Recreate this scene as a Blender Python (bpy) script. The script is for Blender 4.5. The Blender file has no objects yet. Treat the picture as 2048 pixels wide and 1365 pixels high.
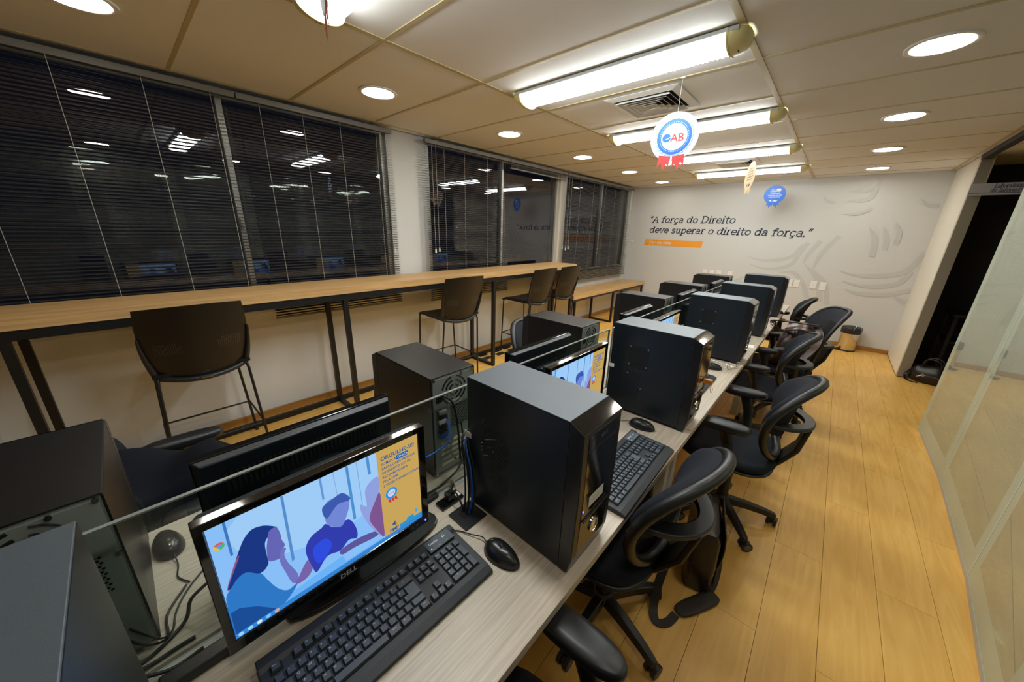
import bpy, bmesh, math, random
from mathutils import Vector, Matrix
random.seed(7)
PI = math.pi
SC = bpy.context.scene
COL = SC.collection

# ------------------------------------------------------------------ camera
cam = bpy.data.cameras.new('camera'); cam.sensor_fit = 'HORIZONTAL'; cam.sensor_width = 36.0
cam.lens = 695.04 / 2048 * 36.0; cam.clip_start = 0.02; cam.clip_end = 100
camo = bpy.data.objects.new('camera', cam); COL.objects.link(camo)
camo.location = (0, 0, 1.5614)
camo.rotation_euler = (math.radians(72.177), math.radians(-1.546), math.radians(42.308))
SC.camera = camo

# ------------------------------------------------------------------ night sky outside, exposure
w = bpy.data.worlds.new('night'); SC.world = w; w.use_nodes = True
w.node_tree.nodes['Background'].inputs[0].default_value = (0.010, 0.012, 0.022, 1)
w.node_tree.nodes['Background'].inputs[1].default_value = 0.6
vs = SC.view_settings
vs.view_transform = 'Standard'; vs.look = 'None'; vs.gamma = 1.0; vs.use_curve_mapping = False
vs.exposure = 0.36
SC.cycles.caustics_reflective = False; SC.cycles.caustics_refractive = False
TUBE_STRENGTH = 24.0      # fluorescent lens radiance
SPOT_STRENGTH = 34.0      # recessed downlight radiance
SCREEN_STRENGTH = 0.72

# ------------------------------------------------------------------ materials
MATS = {}
def nodes_of(name):
    m = bpy.data.materials.new(name); m.use_nodes = True
    nt = m.node_tree; b = nt.nodes['Principled BSDF']
    return m, nt, b
def mat(name, col, rough=0.5, metal=0.0, spec=0.5, noise=0.0, nscale=30.0, bump=0.0, bscale=200.0, coat=0.0, emis=None, es=0.0):
    if name in MATS: return MATS[name]
    m, nt, b = nodes_of(name)
    b.inputs['Base Color'].default_value = (*col, 1)
    b.inputs['Roughness'].default_value = rough
    b.inputs['Metallic'].default_value = metal
    b.inputs['Specular IOR Level'].default_value = spec
    b.inputs['Coat Weight'].default_value = coat
    b.inputs['Coat Roughness'].default_value = 0.08
    if emis:
        b.inputs['Emission Color'].default_value = (*emis, 1); b.inputs['Emission Strength'].default_value = es
    tc = nt.nodes.new('ShaderNodeTexCoord')
    if noise > 0:
        n = nt.nodes.new('ShaderNodeTexNoise'); n.inputs['Scale'].default_value = nscale; n.inputs['Detail'].default_value = 4
        nt.links.new(tc.outputs['Object'], n.inputs['Vector'])
        mx = nt.nodes.new('ShaderNodeMix'); mx.data_type = 'RGBA'
        mx.inputs[6].default_value = (*[c * (1 - noise) for c in col], 1); mx.inputs[7].default_value = (*[min(1, c * (1 + noise)) for c in col], 1)
        nt.links.new(n.outputs['Fac'], mx.inputs[0]); nt.links.new(mx.outputs[2], b.inputs['Base Color'])
    if bump > 0:
        n2 = nt.nodes.new('ShaderNodeTexNoise'); n2.inputs['Scale'].default_value = bscale; n2.inputs['Detail'].default_value = 3
        nt.links.new(tc.outputs['Object'], n2.inputs['Vector'])
        bp = nt.nodes.new('ShaderNodeBump'); bp.inputs['Strength'].default_value = bump; bp.inputs['Distance'].default_value = 0.002
        nt.links.new(n2.outputs['Fac'], bp.inputs['Height']); nt.links.new(bp.outputs[0], b.inputs['Normal'])
    MATS[name] = m
    return m
def wood(name, ca, cb, stretch, rough=0.35, vary=0.12, ring=0.0, nscale=6.0, coat=0.0, lo=0.35, hi=0.68):
    """grain from a noise stretched along one axis; tone varies from piece to piece"""
    m, nt, b = nodes_of(name)
    tc = nt.nodes.new('ShaderNodeTexCoord'); mp = nt.nodes.new('ShaderNodeMapping'); oi = nt.nodes.new('ShaderNodeObjectInfo')
    mp.inputs['Scale'].default_value = stretch
    nt.links.new(tc.outputs['Object'], mp.inputs['Vector'])
    ad = nt.nodes.new('ShaderNodeVectorMath'); ad.operation = 'ADD'
    cmb = nt.nodes.new('ShaderNodeCombineXYZ')
    mul = nt.nodes.new('ShaderNodeMath'); mul.operation = 'MULTIPLY'; mul.inputs[1].default_value = 37.0
    nt.links.new(oi.outputs['Random'], mul.inputs[0])
    for i in range(3): nt.links.new(mul.outputs[0], cmb.inputs[i])
    nt.links.new(mp.outputs[0], ad.inputs[0]); nt.links.new(cmb.outputs[0], ad.inputs[1])
    n = nt.nodes.new('ShaderNodeTexNoise'); n.inputs['Scale'].default_value = nscale; n.inputs['Detail'].default_value = 5; n.inputs['Distortion'].default_value = ring
    nt.links.new(ad.outputs[0], n.inputs['Vector'])
    cr = nt.nodes.new('ShaderNodeValToRGB')
    cr.color_ramp.elements[0].position = lo; cr.color_ramp.elements[0].color = (*ca, 1)
    cr.color_ramp.elements[1].position = hi; cr.color_ramp.elements[1].color = (*cb, 1)
    nt.links.new(n.outputs['Fac'], cr.inputs[0])
    hsv = nt.nodes.new('ShaderNodeHueSaturation')
    mr = nt.nodes.new('ShaderNodeMapRange'); mr.inputs['To Min'].default_value = 1 - vary; mr.inputs['To Max'].default_value = 1 + vary
    nt.links.new(oi.outputs['Random'], mr.inputs['Value']); nt.links.new(mr.outputs[0], hsv.inputs['Value'])
    nt.links.new(cr.outputs[0], hsv.inputs['Color']); nt.links.new(hsv.outputs[0], b.inputs['Base Color'])
    b.inputs['Roughness'].default_value = rough; b.inputs['Coat Weight'].default_value = coat
    MATS[name] = m
    return m
def schlick(nt, f0):
    """mirror share of a thin pane, the same from both sides"""
    lw = nt.nodes.new('ShaderNodeLayerWeight'); lw.inputs[0].default_value = 0.5
    pw = nt.nodes.new('ShaderNodeMath'); pw.operation = 'POWER'; pw.inputs[1].default_value = 5.0
    ma = nt.nodes.new('ShaderNodeMath'); ma.operation = 'MULTIPLY_ADD'; ma.inputs[1].default_value = 1 - f0; ma.inputs[2].default_value = f0; ma.use_clamp = True
    nt.links.new(lw.outputs['Facing'], pw.inputs[0]); nt.links.new(pw.outputs[0], ma.inputs[0])
    return ma
def glass(name, tint, ior=1.5, gloss=1.0, boost=0.0):
    """thin pane: sees through, mirrors by Fresnel"""
    m = bpy.data.materials.new(name); m.use_nodes = True; nt = m.node_tree; nt.nodes.clear()
    o = nt.nodes.new('ShaderNodeOutputMaterial'); t = nt.nodes.new('ShaderNodeBsdfTransparent'); g = nt.nodes.new('ShaderNodeBsdfGlossy')
    t.inputs[0].default_value = (*tint, 1); g.inputs['Roughness'].default_value = 0.0; g.inputs[0].default_value = (gloss, gloss, gloss, 1)
    f = schlick(nt, ((ior - 1) / (ior + 1)) ** 2)
    ad = nt.nodes.new('ShaderNodeMath'); ad.operation = 'ADD'; ad.inputs[1].default_value = boost; ad.use_clamp = True
    mx = nt.nodes.new('ShaderNodeMixShader')
    nt.links.new(f.outputs[0], ad.inputs[0]); nt.links.new(ad.outputs[0], mx.inputs[0]); nt.links.new(t.outputs[0], mx.inputs[1]); nt.links.new(g.outputs[0], mx.inputs[2])
    nt.links.new(mx.outputs[0], o.inputs[0]); MATS[name] = m
    return m
def emit(name, col, s):
    m = bpy.data.materials.new(name); m.use_nodes = True; nt = m.node_tree; nt.nodes.clear()
    o = nt.nodes.new('ShaderNodeOutputMaterial'); e = nt.nodes.new('ShaderNodeEmission')
    e.inputs[0].default_value = (*col, 1); e.inputs[1].default_value = s
    nt.links.new(e.outputs[0], o.inputs[0]); MATS[name] = m
    return m
def film(name, lo=0.25, hi=0.31, col=(0.60, 0.62, 0.53)):
    """partition glass with a finely lined whitish film: stripes of haze over a mirror-like pane"""
    m = bpy.data.materials.new(name); m.use_nodes = True; nt = m.node_tree; nt.nodes.clear()
    o = nt.nodes.new('ShaderNodeOutputMaterial'); tc = nt.nodes.new('ShaderNodeTexCoord'); sp = nt.nodes.new('ShaderNodeSeparateXYZ')
    nt.links.new(tc.outputs['Object'], sp.inputs[0])
    mu = nt.nodes.new('ShaderNodeMath'); mu.operation = 'MULTIPLY'; mu.inputs[1].default_value = 2 * PI / 0.013
    si = nt.nodes.new('ShaderNodeMath'); si.operation = 'SINE'
    mr = nt.nodes.new('ShaderNodeMapRange'); mr.inputs['From Min'].default_value = -0.3; mr.inputs['From Max'].default_value = 0.3
    mr.inputs['To Min'].default_value = lo; mr.inputs['To Max'].default_value = hi
    nt.links.new(sp.outputs['Z'], mu.inputs[0]); nt.links.new(mu.outputs[0], si.inputs[0]); nt.links.new(si.outputs[0], mr.inputs['Value'])
    d = nt.nodes.new('ShaderNodeBsdfDiffuse'); d.inputs[0].default_value = (*col, 1)
    t = nt.nodes.new('ShaderNodeBsdfTransparent'); t.inputs[0].default_value = (0.72, 0.82, 0.74, 1)
    g = nt.nodes.new('ShaderNodeBsdfGlossy'); g.inputs['Roughness'].default_value = 0.02; g.inputs[0].default_value = (0.80, 0.86, 0.78, 1)
    f = schlick(nt, 0.08)
    ad = nt.nodes.new('ShaderNodeMath'); ad.operation = 'ADD'; ad.inputs[1].default_value = 0.28; ad.use_clamp = True
    m1 = nt.nodes.new('ShaderNodeMixShader'); m2 = nt.nodes.new('ShaderNodeMixShader')
    nt.links.new(f.outputs[0], ad.inputs[0]); nt.links.new(ad.outputs[0], m1.inputs[0])
    nt.links.new(t.outputs[0], m1.inputs[1]); nt.links.new(g.outputs[0], m1.inputs[2])
    nt.links.new(mr.outputs[0], m2.inputs[0]); nt.links.new(m1.outputs[0], m2.inputs[1]); nt.links.new(d.outputs[0], m2.inputs[2])
    nt.links.new(m2.outputs[0], o.inputs[0]); MATS[name] = m
    return m

wood('plank', (0.77, 0.42, 0.090), (0.88, 0.525, 0.135), (9, 0.9, 1), rough=0.42, vary=0.05, ring=1.6, nscale=2.2, coat=0.0)
wood('oak', (0.52, 0.31, 0.125), (0.68, 0.44, 0.20), (16, 0.8, 16), rough=0.42, vary=0.03, ring=0.3, nscale=3.0)
wood('pale_oak', (0.40, 0.33, 0.25), (0.60, 0.52, 0.42), (60, 1.6, 60), rough=0.42, vary=0.02, ring=0.2, nscale=3.0, lo=0.25, hi=0.7)
wood('skirting', (0.34, 0.15, 0.03), (0.46, 0.22, 0.05), (1, 1, 12), rough=0.35, vary=0.04, ring=0.3, nscale=3.0, coat=0.3)
mat('tile', (0.74, 0.735, 0.72), 0.85, noise=0.03, nscale=3.0, bump=0.15, bscale=300)
mat('grid', (0.50, 0.42, 0.24), 0.5)
mat('plenum', (0.03, 0.03, 0.03), 0.9)
mat('wall_white', (0.68, 0.688, 0.67), 0.7, noise=0.03, nscale=2.5, bump=0.1, bscale=400)
mat('wall_grey', (0.61, 0.615, 0.605), 0.42, noise=0.015, nscale=2.0)
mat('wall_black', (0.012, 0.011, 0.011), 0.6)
mat('door_white', (0.80, 0.77, 0.68), 0.45)
mat('jamb_grey', (0.46, 0.44, 0.36), 0.45)
mat('alu', (0.62, 0.61, 0.55), 0.38, metal=0.35)
mat('rail_grey', (0.22, 0.215, 0.20), 0.45, metal=0.3)
mat('slat', (0.060, 0.056, 0.052), 0.40, metal=0.2)
mat('cord', (0.55, 0.54, 0.48), 0.6)
mat('clear_plastic', (0.75, 0.74, 0.68), 0.15, coat=0.5)
mat('black_metal', (0.005, 0.005, 0.0055), 0.45)
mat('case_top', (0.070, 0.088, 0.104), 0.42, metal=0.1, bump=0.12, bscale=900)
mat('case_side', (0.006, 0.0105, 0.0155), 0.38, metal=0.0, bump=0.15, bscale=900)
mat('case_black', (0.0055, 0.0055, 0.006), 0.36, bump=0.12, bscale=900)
mat('gloss_black', (0.004, 0.004, 0.005), 0.06, coat=0.6)
mat('satin_black', (0.012, 0.012, 0.013), 0.28)
mat('mid_black', (0.010, 0.010, 0.011), 0.45)
mat('zinc', (0.34, 0.39, 0.37), 0.45, metal=0.35, noise=0.1, nscale=8)
mat('chrome', (0.80, 0.79, 0.77), 0.14, metal=1.0)
mat('steel', (0.66, 0.62, 0.56), 0.22, metal=1.0)
mat('hole', (0.002, 0.002, 0.002), 0.9)
mat('fabric', (0.007, 0.009, 0.015), 0.85, spec=0.3, noise=0.15, nscale=60, bump=0.5, bscale=700)
mat('mesh_fabric', (0.012, 0.014, 0.020), 0.75, spec=0.3, bump=0.6, bscale=1200)
mat('chair_plastic', (0.007, 0.0065, 0.0065), 0.40)
mat('arm_pad', (0.012, 0.013, 0.016), 0.40)
mat('caster_grey', (0.10, 0.10, 0.11), 0.5)
mat('jacket', (0.006, 0.007, 0.011), 0.95, spec=0.15, bump=0.6, bscale=300)
mat('leather', (0.012, 0.007, 0.0055), 0.36, noise=0.3, nscale=20, bump=0.4, bscale=120)
mat('brown_leather', (0.045, 0.019, 0.013), 0.30, noise=0.3, nscale=18, bump=0.4, bscale=110)
mat('strap', (0.026, 0.017, 0.013), 0.6, bump=0.5, bscale=800)
mat('kb_body', (0.018, 0.022, 0.028), 0.5, bump=0.2, bscale=900)
mat('key', (0.046, 0.057, 0.072), 0.45)
mat('stool_black', (0.006, 0.0055, 0.005), 0.42)
mat('key_blank', (0.075, 0.092, 0.115), 0.5)
mat('legend', (0.62, 0.64, 0.66), 0.5)
mat('white_plastic', (0.80, 0.79, 0.76), 0.35)
mat('paper', (0.82, 0.82, 0.80), 0.7)
mat('sticker', (0.72, 0.71, 0.66), 0.55)
mat('quote_navy', (0.012, 0.024, 0.060), 0.5)
mat('orange_vinyl', (0.90, 0.36, 0.03), 0.4)
mat('swoosh', (0.54, 0.545, 0.535), 0.32)
mat('blue_cable', (0.01, 0.12, 0.62), 0.4)
mat('black_cable', (0.008, 0.008, 0.009), 0.5)
mat('mob_white', (0.56, 0.62, 0.74), 0.4)
mat('mob_pale', (0.17, 0.30, 0.58), 0.4)
mat('mob_blue', (0.006, 0.10, 0.46), 0.4)
mat('mob_red', (0.52, 0.03, 0.03), 0.4)
mat('mob_cream', (0.82, 0.58, 0.34), 0.5)
mat('mob_dark', (0.06, 0.08, 0.14), 0.5)
mat('fixture_cream', (0.72, 0.64, 0.30), 0.35)
mat('fixture_grey', (0.52, 0.54, 0.52), 0.4)
mat('sign_grey', (0.33, 0.32, 0.31), 0.5)
mat('sign_navy', (0.03, 0.03, 0.10), 0.5)
mat('glass_edge', (0.50, 0.60, 0.50), 0.2)
mat('screen_edge', (0.20, 0.22, 0.21), 0.15)
mat('orange_plastic', (0.85, 0.30, 0.02), 0.4)
mat('pane_dark', (0.006, 0.006, 0.009), 0.02)
glass('window_glass', (0.62, 0.62, 0.62), 1.75)
glass('desk_glass', (0.87, 0.91, 0.89), 1.45)
glass('edge_glass', (0.62, 0.74, 0.66), 1.9, 0.85, 0.34)
film('film_glass')
film('edge_film', 0.50, 0.50, (0.62, 0.68, 0.56))
emit('tube_light', (0.95, 1.0, 0.98), TUBE_STRENGTH)
emit('spot_light', (1.0, 0.92, 0.79), SPOT_STRENGTH)
emit('led_blue', (0.08, 0.10, 1.0), 4.0)
emit('led_green', (0.15, 1.0, 0.05), 1.5)
M = MATS

# ------------------------------------------------------------------ mesh builder
class MB:
    def __init__(s): s.v = []; s.f = []
    def add(s, vs, fs):
        n = len(s.v); s.v += [tuple(v) for v in vs]; s.f += [tuple(i + n for i in f) for f in fs]; return s
    def box(s, x0, x1, y0, y1, z0, z1):
        v = [(x, y, z) for x in (x0, x1) for y in (y0, y1) for z in (z0, z1)]
        return s.add(v, [(0, 1, 3, 2), (4, 6, 7, 5), (0, 4, 5, 1), (2, 3, 7, 6), (0, 2, 6, 4), (1, 5, 7, 3)])
    def hexa(s, lo, hi):
        """two quads (same winding, anticlockwise from above)"""
        return s.add(list(lo) + list(hi), [(3, 2, 1, 0), (4, 5, 6, 7), (0, 1, 5, 4), (1, 2, 6, 5), (2, 3, 7, 6), (3, 0, 4, 7)])
    def obox(s, c, sz, R):
        hx, hy, hz = sz[0] / 2, sz[1] / 2, sz[2] / 2
        v = [Vector(c) + R @ Vector((x, y, z)) for x in (-hx, hx) for y in (-hy, hy) for z in (-hz, hz)]
        return s.add(v, [(0, 1, 3, 2), (4, 6, 7, 5), (0, 4, 5, 1), (2, 3, 7, 6), (0, 2, 6, 4), (1, 5, 7, 3)])
    def bar(s, p, q, wd, ht, up=(0, 0, 1)):
        p, q = Vector(p), Vector(q); d = (q - p); L = d.length; d.normalize()
        u = Vector(up)
        if abs(d.dot(u)) > 0.98: u = Vector((1, 0, 0))
        a = d.cross(u).normalized(); b = a.cross(d).normalized()
        return s.obox((p + q) / 2, (L, wd, ht), Matrix((d, a, b)).transposed())
    def tube(s, pts, r, n=8, closed=False, flat=1.0, up=None):
        pts = [Vector(p) for p in pts]; m = len(pts)
        rs = r if isinstance(r, (list, tuple)) else [r] * m
        tan = []
        for i in range(m):
            if closed: t = pts[(i + 1) % m] - pts[i - 1]
            else: t = pts[min(i + 1, m - 1)] - pts[max(i - 1, 0)]
            tan.append(t.normalized() if t.length > 1e-9 else Vector((0, 0, 1)))
        ref = Vector(up) if up else (Vector((0, 0, 1)) if abs(tan[0].z) < 0.9 else Vector((1, 0, 0)))
        nrm = (ref - tan[0] * ref.dot(tan[0])).normalized()
        vs = []
        for i in range(m):
            if up: nrm = (ref - tan[i] * ref.dot(tan[i])); nrm = nrm.normalized() if nrm.length > 1e-6 else Vector((1, 0, 0))
            else: nrm = (nrm - tan[i] * nrm.dot(tan[i])).normalized()
            bi = tan[i].cross(nrm)
            for k in range(n):
                a = 2 * PI * k / n
                vs.append(pts[i] + (nrm * math.cos(a) * flat + bi * math.sin(a)) * rs[i])
        fs = []
        for i in range(m if closed else m - 1):
            j = (i + 1) % m
            for k in range(n):
                l = (k + 1) % n
                fs.append((i * n + k, i * n + l, j * n + l, j * n + k))
        if not closed: fs += [tuple(reversed(range(n))), tuple(range((m - 1) * n, m * n))]
        return s.add(vs, fs)
    def cyl(s, p, q, r0, r1=None, n=16): return s.tube([p, q], [r0, r0 if r1 is None else r1], n)
    def lathe(s, prof, n=24, c=(0, 0, 0), ax='z'):
        vs = []; m = len(prof)
        for r, h in prof:
            for k in range(n):
                a = 2 * PI * k / n; x, y = r * math.cos(a), r * math.sin(a)
                p = (x, y, h) if ax == 'z' else ((h, x, y) if ax == 'x' else (x, h, y))
                vs.append((c[0] + p[0], c[1] + p[1], c[2] + p[2]))
        fs = []
        for i in range(m - 1):
            for k in range(n):
                l = (k + 1) % n
                q = (i * n + k, i * n + l, (i + 1) * n + l, (i + 1) * n + k)
                fs.append(q if ax != 'y' else tuple(reversed(q)))
        b, t = tuple(range(n)), tuple(range((m - 1) * n, m * n))
        fs += [tuple(reversed(b)), t] if ax != 'y' else [b, tuple(reversed(t))]
        return s.add(vs, fs)
    def prism(s, poly, t0, t1, fn):
        """polygon (u,v) extruded along w from t0 to t1; fn maps (u,v,w) to a point"""
        n = len(poly)
        vs = [fn(u, v, t0) for u, v in poly] + [fn(u, v, t1) for u, v in poly]
        fs = [tuple(reversed(range(n))), tuple(range(n, 2 * n))] + [(i, (i + 1) % n, n + (i + 1) % n, n + i) for i in range(n)]
        return s.add(vs, fs)
    def sheet(s, fn, nu, nv, th=None):
        """surface fn(u,v) -> point; with th(u,v) -> offset vector it gets thickness"""
        vs = [fn(i / nu, j / nv) for j in range(nv + 1) for i in range(nu + 1)]
        W = nu + 1
        fs = [(j * W + i, j * W + i + 1, (j + 1) * W + i + 1, (j + 1) * W + i) for j in range(nv) for i in range(nu)]
        if th is None: return s.add(vs, fs)
        n = len(vs)
        vb = [Vector(vs[j * W + i]) + Vector(th(i / nu, j / nv)) for j in range(nv + 1) for i in range(nu + 1)]
        fb = [tuple(n + k for k in reversed(f)) for f in fs]
        rim = [i for i in range(W)] + [j * W + nu for j in range(1, nv + 1)] + [nv * W + i for i in range(nu - 1, -1, -1)] + [j * W for j in range(nv - 1, 0, -1)]
        fe = [(rim[(k + 1) % len(rim)], rim[k], n + rim[k], n + rim[(k + 1) % len(rim)]) for k in range(len(rim))]
        return s.add(list(vs) + vb, fs + fb + fe)
    def xf(s, mtx):
        s.v = [tuple(mtx @ Vector(v)) for v in s.v]; return s

def mesh_of(mb, name, smooth=None):
    me = bpy.data.meshes.new(name); me.from_pydata(mb.v, [], mb.f); me.validate()
    bm = bmesh.new(); bm.from_mesh(me); bmesh.ops.recalc_face_normals(bm, faces=bm.faces); bm.to_mesh(me); bm.free()
    if smooth:
        me.shade_smooth(); me.set_sharp_from_angle(angle=math.radians(smooth))
    return me
def obj(name, mb, m, parent=None, smooth=None, bevel=0.0, seg=2, loc=None, rot=None, sub=0):
    me = mb if isinstance(mb, bpy.types.Mesh) else mesh_of(mb, name, smooth)
    o = bpy.data.objects.new(name, me); COL.objects.link(o)
    if not me.materials: me.materials.append(M[m] if isinstance(m, str) else m)
    if parent: o.parent = parent
    if loc: o.location = loc
    if rot: o.rotation_euler = rot
    if bevel > 0:
        md = o.modifiers.new('bevel', 'BEVEL'); md.width = bevel; md.segments = seg; md.limit_method = 'ANGLE'; md.angle_limit = math.radians(40)
        md.harden_normals = False
    if sub:
        md = o.modifiers.new('sub', 'SUBSURF'); md.levels = sub; md.render_levels = sub
    return o
def tag(o, label, cat, group=None):
    o['label'] = label; o['category'] = cat
    if group: o['group'] = group
    return o
def thing(name, label, cat, loc=(0, 0, 0), rz=0.0, group=None):
    o = bpy.data.objects.new(name, None); COL.objects.link(o); o.empty_display_size = 0.05
    o.location = loc; o.rotation_euler = (0, 0, rz)
    return tag(o, label, cat, group)
def struct(name, mb, m, **k):
    o = obj(name, mb, m, **k); o['kind'] = 'structure'; return o
def struct_empty(name, loc=(0, 0, 0)):
    o = bpy.data.objects.new(name, None); COL.objects.link(o); o.location = loc; o['kind'] = 'structure'; return o
def dup(root, loc=None, rz=None, label=None, group=None):
    def cp(o, par):
        c = o.copy(); COL.objects.link(c); c.parent = par
        for ch in o.children: cp(ch, c)
        return c
    r = cp(root, None)
    if loc is not None: r.location = loc
    if rz is not None: r.rotation_euler = (0, 0, rz)
    if label: r['label'] = label
    if group: r['group'] = group
    return r
ORD = ['', 'nearest', 'second', 'third', 'fourth', 'fifth', 'sixth', 'seventh']
def nth(n, what): return ('nearest to ' if n == 1 else ORD[n] + ' from ') + what

# plain sans lettering as mesh (built-in face), as (verts, faces) in the XY plane
CH = "ABCDEFGHIJKLMNOPQRSTUVWXYZabcdefghijklmnopqrstuvwxyz0123456789'-=<>^/*,.;[]~#!|\\\u00c7\u00c3\u00da\u00fa\u00aa\u00b4"
FACE = {}
def mesh_letters():
    """every letter of the built-in face meshed once, plain and bold, with its advance"""
    tmp = []
    for bold in (0, 1):
        for body in ['|'] + [c for c in CH] + [c + '|' for c in CH]:
            cu = bpy.data.curves.new('lettering', 'FONT'); cu.body = body; cu.size = 1; cu.offset = .022 * bold; cu.resolution_u = 2
            t = bpy.data.objects.new('lettering', cu); COL.objects.link(t); tmp.append((bold, body, t, cu))
    dg = bpy.context.evaluated_depsgraph_get(); dg.update(); raw = {}
    for bold, body, t, cu in tmp:
        me = bpy.data.meshes.new_from_object(t.evaluated_get(dg))
        raw[(bold, body)] = ([tuple(v.co)[:2] for v in me.vertices], [tuple(p.vertices) for p in me.polygons])
        bpy.data.meshes.remove(me)
    for bold, body, t, cu in tmp: bpy.data.objects.remove(t); bpy.data.curves.remove(cu)
    for bold in (0, 1):
        x0 = max(v[0] for v in raw[(bold, '|')][0])
        for c in CH:
            FACE[(bold, c)] = (*raw[(bold, c)], max(v[0] for v in raw[(bold, c + '|')][0]) - x0)
mesh_letters()
def sans(txt, size, align='LEFT', bold=0.0, space=1.0):
    vs, fs, x = [], [], 0.0; b = 1 if bold > 0 else 0
    for c in txt:
        if c == ' ': x += .30 * space; continue
        v, f, adv = FACE[(b, c)]; n = len(vs)
        vs += [((x + p[0]) * size, p[1] * size, 0) for p in v]; fs += [tuple(i + n for i in q) for q in f]; x += adv * space
    if align == 'CENTER': vs = [(p[0] - x * size / 2, p[1], 0) for p in vs]
    return vs, fs
def put_text(mb, txt, size, fn, align='LEFT', bold=0.0, space=1.0):
    vs, fs = sans(txt, size, align, bold, space)
    return mb.add([fn(x, y) for x, y, z in vs], fs)

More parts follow.
